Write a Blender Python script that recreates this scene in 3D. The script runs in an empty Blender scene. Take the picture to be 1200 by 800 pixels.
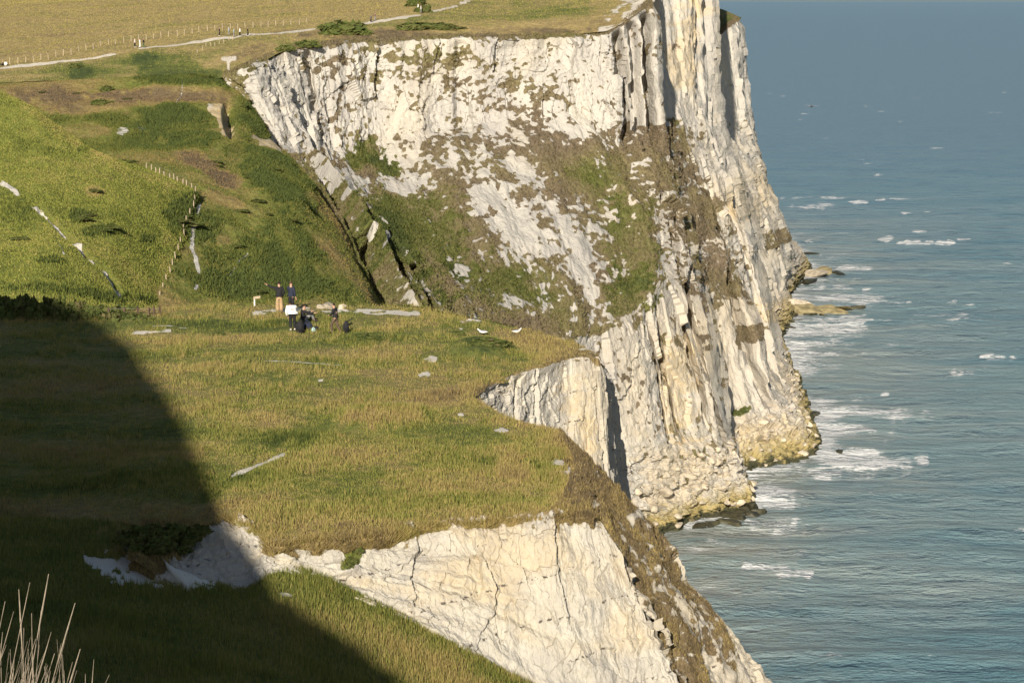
import bpy, bmesh, math, random
import numpy as np
from mathutils import Vector

# ------------------------------------------------------------------ camera, sky, sun, exposure
scene = bpy.context.scene
col = scene.collection
FOC = 2406.0                                   # focal length in pixels of the 1200 wide photograph
PITCH = math.atan(400.5 / FOC)                 # horizon lies one pixel below the top of the picture
SEA_Z = -90.0                                  # the eye is 90 m above the water
cam = bpy.data.cameras.new('camera')
cam.sensor_width = 36.0
cam.lens = FOC / 1200.0 * 36.0
cam.clip_start = 0.5
cam.clip_end = 200000.0
cam_o = bpy.data.objects.new('camera', cam)
cam_o.rotation_euler = (math.pi / 2 - PITCH, 0, 0)
col.objects.link(cam_o)
scene.camera = cam_o

SUN_EL, SUN_AZ = 22.0, 9.0                     # low evening sun behind the eye, a little to its left
el, az = math.radians(SUN_EL), math.radians(SUN_AZ)
SUN_DIR = np.array([-math.sin(az) * math.cos(el), -math.cos(az) * math.cos(el), math.sin(el)])
world = bpy.data.worlds.new('World')
scene.world = world
world.use_nodes = True
wn = world.node_tree
bg = wn.nodes['Background']
sky = wn.nodes.new('ShaderNodeTexSky')
sky.sky_type = 'NISHITA'
sky.sun_disc = False
sky.sun_elevation = el
sky.sun_rotation = math.radians(180 + SUN_AZ)
sky.air_density = 1.0
sky.dust_density = 1.0
sky.ozone_density = 1.0
wn.links.new(sky.outputs[0], bg.inputs[0])
bg.inputs[1].default_value = 0.055
sun = bpy.data.lights.new('sun', 'SUN')
sun.energy = 5.0
sun.angle = math.radians(0.53)
sun.color = (1.0, 0.91, 0.77)
sun_o = bpy.data.objects.new('sun', sun)
sun_o.rotation_euler = Vector(-SUN_DIR).to_track_quat('-Z', 'Y').to_euler()
sun_o.location = (-60, -200, 120)
col.objects.link(sun_o)
scene.view_settings.view_transform = 'Standard'
scene.view_settings.look = 'None'
scene.view_settings.exposure = 0.64
scene.view_settings.gamma = 1.0
scene.view_settings.use_curve_mapping = False

random.seed(7)
rng = np.random.default_rng(7)

# ------------------------------------------------------------------ measuring helpers
cp, sp = math.cos(PITCH), math.sin(PITCH)

def at(px, py, Y):
    dx, dy = (px - 600.0) / FOC, -(py - 400.0) / FOC
    fy, fz = cp + dy * sp, -sp + dy * cp
    k = Y / fy
    return (dx * k, Y, fz * k)

def atz(px, py, z):
    dx, dy = (px - 600.0) / FOC, -(py - 400.0) / FOC
    fy, fz = cp + dy * sp, -sp + dy * cp
    k = z / fz
    return (dx * k, fy * k, z)

def proj(P):
    x, y, z = P[..., 0], P[..., 1], P[..., 2]
    fw = np.maximum(y * cp - z * sp, 0.5)
    up = y * sp + z * cp
    return 600 + FOC * x / fw, 400 - FOC * up / fw

# ------------------------------------------------------------------ noise
_perm = np.random.default_rng(3).permutation(256)
_perm = np.concatenate([_perm, _perm, _perm])
_grad = np.array([[1,1,0],[-1,1,0],[1,-1,0],[-1,-1,0],[1,0,1],[-1,0,1],[1,0,-1],[-1,0,-1],
                  [0,1,1],[0,-1,1],[0,1,-1],[0,-1,-1],[1,1,0],[-1,1,0],[0,-1,1],[0,-1,-1]], dtype=np.float32)

def perlin(x, y, z=0.0):
    x, y, z = np.broadcast_arrays(np.asarray(x, dtype=np.float32), np.asarray(y, dtype=np.float32), np.asarray(z, dtype=np.float32))
    xi, yi, zi = np.floor(x).astype(np.int32), np.floor(y).astype(np.int32), np.floor(z).astype(np.int32)
    xf, yf, zf = x - xi, y - yi, z - zi
    xi &= 255; yi &= 255; zi &= 255
    u, v, w = [t * t * t * (t * (t * 6 - 15) + 10) for t in (xf, yf, zf)]
    def g(ix, iy, iz, fx, fy, fz):
        h = _perm[_perm[_perm[ix] + iy] + iz] & 15
        gr = _grad[h]
        return gr[..., 0] * fx + gr[..., 1] * fy + gr[..., 2] * fz
    n000 = g(xi, yi, zi, xf, yf, zf); n100 = g(xi + 1, yi, zi, xf - 1, yf, zf)
    n010 = g(xi, yi + 1, zi, xf, yf - 1, zf); n110 = g(xi + 1, yi + 1, zi, xf - 1, yf - 1, zf)
    n001 = g(xi, yi, zi + 1, xf, yf, zf - 1); n101 = g(xi + 1, yi, zi + 1, xf - 1, yf, zf - 1)
    n011 = g(xi, yi + 1, zi + 1, xf, yf - 1, zf - 1); n111 = g(xi + 1, yi + 1, zi + 1, xf - 1, yf - 1, zf - 1)
    a = n000 + u * (n100 - n000); b = n010 + u * (n110 - n010)
    c = n001 + u * (n101 - n001); d = n011 + u * (n111 - n011)
    e = a + v * (b - a); f = c + v * (d - c)
    return e + w * (f - e)

def fbm(x, y, z=0.0, o=4, lac=2.03, gain=0.5):
    s, a = 0.0, 1.0
    for i in range(o):
        s = s + a * perlin(x + 17.3 * i, y + 9.1 * i, z)
        x, y, z, a = x * lac, y * lac, z * lac, a * gain
    return s

def cells(x, y, seed=0):
    """random value of the nearest cell (blocky facets) and distance to the cell's edge"""
    x = np.asarray(x, dtype=np.float32); y = np.asarray(y, dtype=np.float32)
    xi, yi = np.floor(x).astype(np.int32), np.floor(y).astype(np.int32)
    b1 = np.full(x.shape, 9.0, np.float32); b2 = b1.copy(); val = np.zeros_like(b1)
    tx = np.zeros_like(b1); ty = np.zeros_like(b1)
    for dx in (-1, 0, 1):
        for dy in (-1, 0, 1):
            cx, cy = xi + dx, yi + dy
            h = _perm[_perm[(cx + seed * 31) & 255] + (cy & 255)]
            h2 = _perm[h + 57]; h3 = _perm[h2 + 91]; h4 = _perm[h3 + 13]
            px, py = cx + h / 256.0, cy + h2 / 256.0
            d = (px - x) ** 2 + (py - y) ** 2
            near = d < b1
            b2 = np.where(near, b1, np.minimum(b2, d))
            val = np.where(near, h3 / 255.0, val)
            tx = np.where(near, (h4 / 255.0 - 0.5) * (x - px), tx)
            ty = np.where(near, (h / 255.0 - 0.5) * (y - py), ty)
            b1 = np.minimum(b1, d)
    return val, np.sqrt(b2) - np.sqrt(b1), tx + ty

def sstep(a, b, x):
    t = np.clip((x - a) / (b - a), 0, 1)
    return t * t * (3 - 2 * t)

def blobs(px, py, lst, rough=1.0):
    """soft elliptical patches: (x, y, rx, ry, tilt_deg, amount)"""
    s = np.zeros_like(px, dtype=np.float32)
    wob_ = 0.55 * perlin(px / 21.0, py / 13.0, 3.7) + 0.4 * perlin(px / 7.0, py / 4.5, 8.1)
    wob_ = wob_ * rough
    for (x, y, rx, ry, a, amt) in lst:
        c, si = math.cos(math.radians(a)), math.sin(math.radians(a))
        dx, dy = px - x, py - y
        ex, ey = (dx * c + dy * si) / rx, (-dx * si + dy * c) / ry
        s += amt * sstep(1.25, 0.55, np.sqrt(ex * ex + ey * ey) + wob_)
    return s

def strokes(px, py, pts, w):
    """distance based 0..1 mask along a polyline"""
    best = np.full(px.shape, 1e9, np.float32)
    for (x0, y0), (x1, y1) in zip(pts[:-1], pts[1:]):
        dx, dy = x1 - x0, y1 - y0
        t = np.clip(((px - x0) * dx + (py - y0) * dy) / (dx * dx + dy * dy + 1e-9), 0, 1)
        best = np.minimum(best, np.hypot(px - x0 - t * dx, py - y0 - t * dy))
    return sstep(w * 1.3, w * 0.4, best)

# ------------------------------------------------------------------ mesh helpers
def tag(o, label=None, cat=None, group=None, kind=None):
    if label: o['label'] = label
    if cat: o['category'] = cat
    if group: o['group'] = group
    if kind: o['kind'] = kind
    return o

def mesh_from(name, V, F, mat=None, smooth=True, attrs=None, parent=None, link=True):
    """V (n,3), F (m,k) numpy arrays with one k"""
    V = np.asarray(V, dtype=np.float32); F = np.asarray(F, dtype=np.int32)
    me = bpy.data.meshes.new(name)
    me.vertices.add(len(V)); me.vertices.foreach_set('co', V.ravel())
    m, k = F.shape
    me.loops.add(m * k); me.loops.foreach_set('vertex_index', F.ravel())
    me.polygons.add(m); me.polygons.foreach_set('loop_start', np.arange(0, m * k, k, dtype=np.int32))
    me.polygons.foreach_set('loop_total', np.full(m, k, dtype=np.int32))
    me.polygons.foreach_set('use_smooth', np.full(m, smooth, dtype=bool))
    me.update(calc_edges=True)
    for an, av in (attrs or {}).items():
        at_ = me.attributes.new(an, 'FLOAT', 'POINT')
        at_.data.foreach_set('value', np.asarray(av, dtype=np.float32).ravel())
    if mat: me.materials.append(mat)
    if not link: return me
    o = bpy.data.objects.new(name, me)
    col.objects.link(o)
    if parent: o.parent = parent
    return o

def grid_faces(nv, nu):
    i = np.arange(nv * nu, dtype=np.int32).reshape(nv, nu)
    return np.stack([i[:-1, :-1], i[:-1, 1:], i[1:, 1:], i[1:, :-1]], axis=-1).reshape(-1, 4)

def spl(ctrl, counts, smooth):
    n = ctrl.shape[0]
    ts = np.concatenate([np.linspace(i, i + 1, c, endpoint=False) for i, c in enumerate(counts)] + [[n - 1]])
    i = np.minimum(ts.astype(int), n - 2)
    f = (ts - i)
    pad = np.concatenate([ctrl[:1] * 2 - ctrl[1:2], ctrl, ctrl[-1:] * 2 - ctrl[-2:-1]])
    p0, p1, p2, p3 = pad[i], pad[i + 1], pad[i + 2], pad[i + 3]
    sh = (-1,) + (1,) * (ctrl.ndim - 1)
    f = f.reshape(sh)
    lin = p1 + (p2 - p1) * f
    cub = 0.5 * (2 * p1 + (p2 - p0) * f + (2 * p0 - 5 * p1 + 4 * p2 - p3) * f ** 2 + (-p0 + 3 * p1 - 3 * p2 + p3) * f ** 3)
    return lin + (cub - lin) * smooth, ts

def loft(rows, step=1.4, su=0.6, sv=0.5, cap=170, ulo=(), vlo=()):
    """rows of control points (px, py, Y) / (px, py, 'z', z) / ('w', x, y, z) -> dense grid"""
    W = []
    for r in rows:
        W.append([c[1:] if c[0] == 'w' else (atz(c[0], c[1], c[3]) if c[2] == 'z' else at(*c)) for c in r])
    W = np.array(W, dtype=np.float64)
    px, py = proj(W)
    lu = np.hypot(np.diff(px, axis=1), np.diff(py, axis=1)).mean(0)
    lv = np.hypot(np.diff(px, axis=0), np.diff(py, axis=0)).mean(1)
    cu = np.clip(np.ceil(lu / step), 2, cap).astype(int)
    cv = np.clip(np.ceil(lv / step), 2, cap).astype(int)
    for i in ulo: cu[i] = min(cu[i], 14)
    for i in vlo: cv[i] = min(cv[i], 14)
    A, vt = spl(W, cv, sv)
    B, ut = spl(np.swapaxes(A, 0, 1), cu, su)
    P = np.swapaxes(B, 0, 1).copy()
    du = np.linalg.norm(np.diff(P, axis=1), axis=2).mean(0)
    dv = np.linalg.norm(np.diff(P, axis=0), axis=2).mean(1)
    U = np.concatenate([[0], np.cumsum(du)]); V = np.concatenate([[0], np.cumsum(dv)])
    UU, VV = np.meshgrid(U, V)
    uu, vv = np.meshgrid(ut, vt)
    return dict(P=P, U=UU, V=VV, u=uu, v=vv)

def normals(P, flip=False):
    gu = np.gradient(P, axis=1); gv = np.gradient(P, axis=0)
    n = np.cross(gu, gv)
    n /= np.maximum(np.linalg.norm(n, axis=2, keepdims=True), 1e-9)
    s = np.sign(np.mean(np.sum(n * (-P), axis=2)))
    return n * (s if s != 0 else 1)

# ------------------------------------------------------------------ materials
def nn(nt, t, **kw):
    n = nt.nodes.new(t)
    for k, v in kw.items(): setattr(n, k, v)
    return n

class NT:
    def __init__(s, name):
        s.m = bpy.data.materials.new(name); s.m.use_nodes = True
        s.nt = s.m.node_tree; s.b = s.nt.nodes['Principled BSDF']
        s.out = s.nt.nodes['Material Output']
        s.geo = nn(s.nt, 'ShaderNodeNewGeometry')
    def link(s, a, b): s.nt.links.new(a, b)
    def put(s, sock, v):
        if hasattr(v, 'is_linked') or isinstance(v, bpy.types.NodeSocket): s.link(v, sock)
        else: sock.default_value = v
    def attr(s, name):
        return nn(s.nt, 'ShaderNodeAttribute', attribute_name=name).outputs['Fac']
    def noise(s, scale, detail=4, rough=0.6, stretch=None, dist=0.0, vec=None):
        n = nn(s.nt, 'ShaderNodeTexNoise')
        n.inputs['Scale'].default_value = scale; n.inputs['Detail'].default_value = detail
        n.inputs['Roughness'].default_value = rough; n.inputs['Distortion'].default_value = dist
        v = vec or s.geo.outputs['Position']
        if stretch:
            mp = nn(s.nt, 'ShaderNodeVectorMath', operation='MULTIPLY')
            s.link(v, mp.inputs[0]); mp.inputs[1].default_value = stretch; v = mp.outputs[0]
        s.link(v, n.inputs['Vector'])
        return n.outputs['Fac']
    def math(s, op, a, b=0.0, clamp=False):
        n = nn(s.nt, 'ShaderNodeMath', operation=op, use_clamp=clamp)
        s.put(n.inputs[0], a); s.put(n.inputs[1], b)
        return n.outputs[0]
    def ramp(s, v, a, b, lo=0.0, hi=1.0):
        n = nn(s.nt, 'ShaderNodeMapRange', interpolation_type='SMOOTHSTEP')
        s.put(n.inputs[0], v)
        n.inputs[1].default_value = a; n.inputs[2].default_value = b
        n.inputs[3].default_value = lo; n.inputs[4].default_value = hi
        return n.outputs[0]
    def mix(s, f, a, b, mode='MIX'):
        n = nn(s.nt, 'ShaderNodeMix', data_type='RGBA', blend_type=mode)
        s.put(n.inputs[0], f)
        for sock, v in ((n.inputs[6], a), (n.inputs[7], b)):
            s.put(sock, v if not isinstance(v, tuple) else (*v, 1.0))
        return n.outputs[2]
    def z(s):
        n = nn(s.nt, 'ShaderNodeSeparateXYZ'); s.link(s.geo.outputs['Position'], n.inputs[0])
        return n.outputs[2]
    def bump(s, h, dist, strength=1.0):
        n = nn(s.nt, 'ShaderNodeBump')
        n.inputs['Strength'].default_value = strength; n.inputs['Distance'].default_value = dist
        s.link(h, n.inputs['Height']); s.link(n.outputs[0], s.b.inputs['Normal'])

BROWN, OCHRE, GREEN, DKGREEN = (0.145, 0.11, 0.065), (0.25, 0.19, 0.085), (0.13, 0.145, 0.038), (0.06, 0.082, 0.026)
FARPAL = ((0.155, 0.122, 0.082), (0.18, 0.15, 0.078), (0.105, 0.115, 0.032), (0.055, 0.07, 0.024))

def ground_colour(t, hue, s, pal=None):
    B_, O_, G_, D_ = pal or (BROWN, OCHRE, GREEN, DKGREEN)
    """hue 0 brown scrub, 0.33 straw, 0.66 turf green, 1 dark scrub green"""
    h = t.math('ADD', hue, t.math('MULTIPLY', t.math('SUBTRACT', t.noise(0.35 * s, 5, 0.65), 0.5), 0.55), True)
    rp = nn(t.nt, 'ShaderNodeValToRGB')
    e = rp.color_ramp.elements
    e[0].position = 0.0; e[0].color = (*B_, 1)
    e[1].position = 1.0; e[1].color = (*D_, 1)
    a = e.new(0.33); a.color = (*O_, 1)
    b = e.new(0.66); b.color = (*G_, 1)
    t.link(h, rp.inputs[0])
    v = t.ramp(t.noise(1.6 * s, 6, 0.7), 0.25, 0.8, 0.6, 1.35)
    return t.mix(1.0, rp.outputs[0], t.mix(0.0, v, v), 'MULTIPLY')

def terrain_mat(name, s=1.0, flint=False, bumpd=0.3, edge=0.9, tide=False, chalkv=(0.47, 0.44, 0.375), pal=None):
    t = NT(name)
    fine = t.noise(1.1 * s, 6, 0.68)
    veg = t.math('ADD', t.attr('veg'), t.math('MULTIPLY', t.math('SUBTRACT', fine, 0.5), edge))
    m = t.ramp(veg, 0.45, 0.58)
    grey = t.ramp(t.noise(0.22 * s, 5, 0.62, (1, 1, 0.35)), 0.35, 0.72)
    ch = t.mix(grey, chalkv, tuple(c * k for c, k in zip(chalkv, (0.80, 0.80, 0.83))))
    ch = t.mix(t.ramp(t.noise(2.3 * s, 5, 0.7, (1, 1, 0.45)), 0.5, 0.85), ch, tuple(c * k for c, k in zip(chalkv, (0.62, 0.60, 0.58))))
    ch = t.mix(t.math('MULTIPLY', t.attr('stain'), t.ramp(fine, 0.2, 0.7, 0.35, 1.0)), ch, (0.52, 0.38, 0.17))
    if flint:
        # courses of flint nodules, level lines broken into dots
        z = t.z()
        ps = nn(t.nt, 'ShaderNodeSeparateXYZ'); t.link(t.geo.outputs['Position'], ps.inputs[0])
        lvl = t.math('ADD', t.math('ADD', z, t.math('MULTIPLY', ps.outputs[0], -0.13)), t.math('MULTIPLY', t.noise(0.8, 2), 0.16))
        fr = t.math('FRACT', t.math('MULTIPLY', lvl, 0.78))
        line = t.ramp(t.math('ABSOLUTE', t.math('SUBTRACT', fr, 0.5)), 0.01, 0.05, 1, 0)
        dots = t.ramp(t.noise(6.5, 2, 0.5), 0.53, 0.59)
        rare = t.ramp(t.noise(0.7, 2, 0.5), 0.40, 0.50)
        ch = t.mix(t.math('MULTIPLY', t.math('MULTIPLY', line, dots), rare), ch, (0.10, 0.085, 0.07))
    if tide:
        z = t.math('ADD', t.z(), t.math('MULTIPLY', t.math('SUBTRACT', t.noise(0.5, 4), 0.5), 5.0))
        ch = t.mix(t.ramp(z, SEA_Z + 6.0, SEA_Z + 1.6), ch, (0.33, 0.265, 0.115))
        ch = t.mix(t.ramp(z, SEA_Z + 2.0, SEA_Z + 0.8), ch, (0.055, 0.055, 0.03))
    c = t.mix(m, ch, ground_colour(t, t.attr('hue'), s, pal))
    t.link(c, t.b.inputs['Base Color'])
    t.b.inputs['Roughness'].default_value = 0.95
    t.b.inputs['Specular IOR Level'].default_value = 0.15
    h = t.math('ADD', t.noise(1.3 * s, 8, 0.7), t.math('MULTIPLY', m, 0.25))
    t.bump(h, bumpd, 0.9)
    return t.m

def flat_mat(name, c, rough=0.85, var=0.25, s=3.0, spec=0.2):
    t = NT(name)
    k = t.ramp(t.noise(s, 4), 0.3, 0.75, 1 - var, 1 + var)
    t.link(t.mix(1.0, c, t.mix(0.0, k, k), 'MULTIPLY'), t.b.inputs['Base Color'])
    t.b.inputs['Roughness'].default_value = rough
    t.b.inputs['Specular IOR Level'].default_value = spec
    return t.m

def leaf_mat(name, stops, trans=0.25):
    t = NT(name)
    rp = nn(t.nt, 'ShaderNodeValToRGB')
    e = rp.color_ramp.elements
    e[0].position, e[0].color = stops[0][0], (*stops[0][1], 1)
    e[1].position, e[1].color = stops[-1][0], (*stops[-1][1], 1)
    for p, c in stops[1:-1]:
        k = e.new(p); k.color = (*c, 1)
    t.link(t.attr('hue'), rp.inputs[0])
    d = nn(t.nt, 'ShaderNodeBsdfDiffuse'); tr = nn(t.nt, 'ShaderNodeBsdfTranslucent')
    mx = nn(t.nt, 'ShaderNodeMixShader'); mx.inputs[0].default_value = trans
    t.link(rp.outputs[0], d.inputs[0]); t.link(rp.outputs[0], tr.inputs[0])
    t.link(d.outputs[0], mx.inputs[1]); t.link(tr.outputs[0], mx.inputs[2])
    t.link(mx.outputs[0], t.out.inputs['Surface'])
    return t.m

M = {}
M['far'] = terrain_mat('chalk_and_scrub', 0.9, bumpd=0.45, tide=True, chalkv=(0.46, 0.435, 0.385), pal=FARPAL)
M['near'] = terrain_mat('near_chalk', 5.0, flint=True, bumpd=0.09)
M['turf'] = terrain_mat('short_turf', 2.2, bumpd=0.10, chalkv=(0.66, 0.62, 0.54))
M['hill'] = terrain_mat('rough_hillside', 0.8, bumpd=0.45, chalkv=(0.66, 0.62, 0.54), pal=((0.16, 0.12, 0.07), (0.29, 0.225, 0.09), (0.165, 0.185, 0.042), (0.07, 0.092, 0.03)))
M['field'] = terrain_mat('dry_field', 0.6, bumpd=0.35, chalkv=(0.64, 0.60, 0.52), pal=(BROWN, (0.34, 0.26, 0.115), GREEN, DKGREEN))
M['hillgrass'] = leaf_mat('hillside_blades', [(0.0, BROWN), (0.33, (0.38, 0.30, 0.11)), (0.66, (0.215, 0.235, 0.05)), (1.0, (0.075, 0.095, 0.03))])
M['grass'] = leaf_mat('grass_blades', [(0.0, BROWN), (0.33, (0.40, 0.305, 0.12)), (0.66, (0.205, 0.22, 0.052)), (1.0, DKGREEN)])
M['scrub'] = leaf_mat('scrub_leaves', [(0.0, FARPAL[0]), (0.33, FARPAL[1]), (0.66, FARPAL[2]), (1.0, FARPAL[3])])
M['vscrub'] = leaf_mat('valley_leaves', [(0.0, (0.17, 0.12, 0.07)), (0.33, (0.25, 0.18, 0.07)), (0.66, (0.135, 0.145, 0.036)), (1.0, (0.075, 0.098, 0.032))])
M['bush'] = leaf_mat('bush_leaves', [(0.0, (0.15, 0.12, 0.06)), (0.5, (0.10, 0.12, 0.035)), (1.0, (0.06, 0.085, 0.026))], 0.2)
M['wood'] = flat_mat('weathered_wood', (0.36, 0.29, 0.20), s=20)
M['twig'] = flat_mat('woody_stem', (0.09, 0.06, 0.04), s=8)
M['wire'] = flat_mat('fence_wire', (0.25, 0.22, 0.18))
M['rock_dark'] = flat_mat('weedy_wet_rock', (0.045, 0.042, 0.022), 0.6, 0.5, 0.9, 0.4)
M['rock_ochre'] = flat_mat('algae_stained_rock', (0.30, 0.25, 0.135), 0.8, 0.4, 0.5)
M['rock_pale'] = flat_mat('fallen_chalk', (0.45, 0.385, 0.29), 0.95, 0.3, 0.8)
M['chalkpatch'] = flat_mat('trodden_chalk', (0.55, 0.50, 0.41), 0.95, 0.25, 3.0)
M['straw'] = flat_mat('dry_stalk', (0.25, 0.21, 0.16), 0.9, 0.35, 12.0)

def terrain(name, g, mat, disp, masks, label, smooth=True, cat='terrain', floor=None):
    P = g['P']
    N = normals(P)
    px0, py0 = proj(P)
    g['px'], g['py'] = px0, py0
    if disp is not None:
        d = disp(g, px0, py0)
        if isinstance(d, tuple):
            P = P + N * d[0][..., None] + d[1]
        else:
            P = P + N * d[..., None]
    g['P'] = P; g['N'] = normals(P)
    veg, hue, stain = masks(g, px0, py0)
    z = np.zeros(px0.shape, np.float32)
    veg, hue, stain = [np.clip(a + z, 0, 1) for a in (veg, hue, stain)]
    g['veg'], g['hue'] = veg, hue
    nv, nu = P.shape[:2]
    F = grid_faces(nv, nu)
    if floor is not None: F = F[P.reshape(-1, 3)[F, 2].max(1) > floor]
    o = mesh_from(name, P.reshape(-1, 3), F, mat, smooth, dict(veg=veg, hue=hue, stain=stain))
    tag(o, label, cat, kind='structure')
    return o

# ------------------------------------------------------------------ the far cliff: stations along the coast, each from clifftop to water
S = 'z'
FAR = [  # top edge, foot of upper face, talus middle, lip, apron top, waterline
    [(262, 90, 352), (300, 150, 347), (352, 225, 322), (392, 330, 268), (400, 400, 260), (405, 640, 260)],
    [(290, 80, 352), (335, 172, 346), (392, 262, 306), (438, 370, 266), (444, 420, 262), (452, 640, 262)],
    [(338, 60, 366), (372, 168, 360), (440, 262, 318), (505, 372, 280), (510, 430, 275), (520, 650, 275)],
    [(385, 54, 374), (392, 175, 367), (470, 268, 330), (545, 380, 294), (550, 440, 290), (560, 650, 290)],
    [(430, 51, 380), (436, 168, 373), (505, 270, 340), (585, 385, 306), (590, 450, 302), (600, 650, 304)],
    [(520, 46, 387), (520, 150, 381), (580, 262, 353), (645, 392, 321), (650, 470, 317), (665, 640, 320)],
    [(610, 44, 392), (612, 138, 386), (655, 255, 360), (694, 392, 333), (712, 520, 333), (752, 632, S, SEA_Z)],
    [(670, 43, 394), (672, 138, 388), (715, 255, 368), (738, 382, 343), (765, 520, 341), (800, 616, S, SEA_Z)],
    [(712, 41, 395), (722, 152, 390), (766, 238, 378), (779, 335, 358), (812, 500, 350), (858, 600, S, SEA_Z)],
    [(764, 6, 408), (776, 150, 400), (800, 250, 390), (816, 335, 374), (846, 490, 362), (884, 592, S, SEA_Z)],
    [(757, -10, 440), (776, 140, 432), (806, 258, 420), (826, 345, 408), (850, 480, 398), (864, 557, S, SEA_Z)],
    [(782, -16, 462), (802, 140, 450), (840, 262, 436), (864, 345, 424), (898, 460, 412), (958, 534, S, SEA_Z)],
    [(834, -20, 480), (842, 130, 476), (868, 215, 470), (888, 300, 464), (912, 420, 458), (947, 474, S, SEA_Z)],
    [(822, 10, 540), (838, 140, 540), (866, 230, 545), (884, 300, 545), (902, 360, 545), (914, 398, S, SEA_Z)],
    [(830, 54, 600), (846, 160, 600), (876, 215, 596), (900, 280, 590), (914, 345, 586), (932, 372, S, SEA_Z)],
    [(848, 38, 628), (860, 150, 622), (884, 205, 618), (904, 262, 614), (916, 320, 612), (926, 346, S, SEA_Z)],
    [(866, 24, 655), (874, 125, 658), (892, 190, 664), (912, 240, 672), (928, 280, 684), (950, 312, S, SEA_Z)],
    [(858, 20, 800), (866, 120, 800), (876, 180, 800), (886, 220, 800), (892, 245, 800), (900, 270, S, SEA_Z)],
]
SHORE = np.array([(at(*s[5]) if len(s[5]) == 3 else atz(s[5][0], s[5][1], SEA_Z)) for s in FAR])[:, :2]
far_rows = [[s[r] for s in FAR] for r in range(6)]
brow = []
for s in FAR:
    p = at(*s[0]); brow.append(('w', p[0] - 0.5, p[1] + 9.0, p[2] + 0.75))
far_rows.insert(0, brow)
under = []
for s in FAR:
    p = at(*s[5]) if len(s[5]) == 3 else atz(s[5][0], s[5][1], SEA_Z)
    under.append(('w', p[0] + 1.0, p[1] - 2.0, min(p[2], SEA_Z) - 5.0))
far_rows.append(under)

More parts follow.
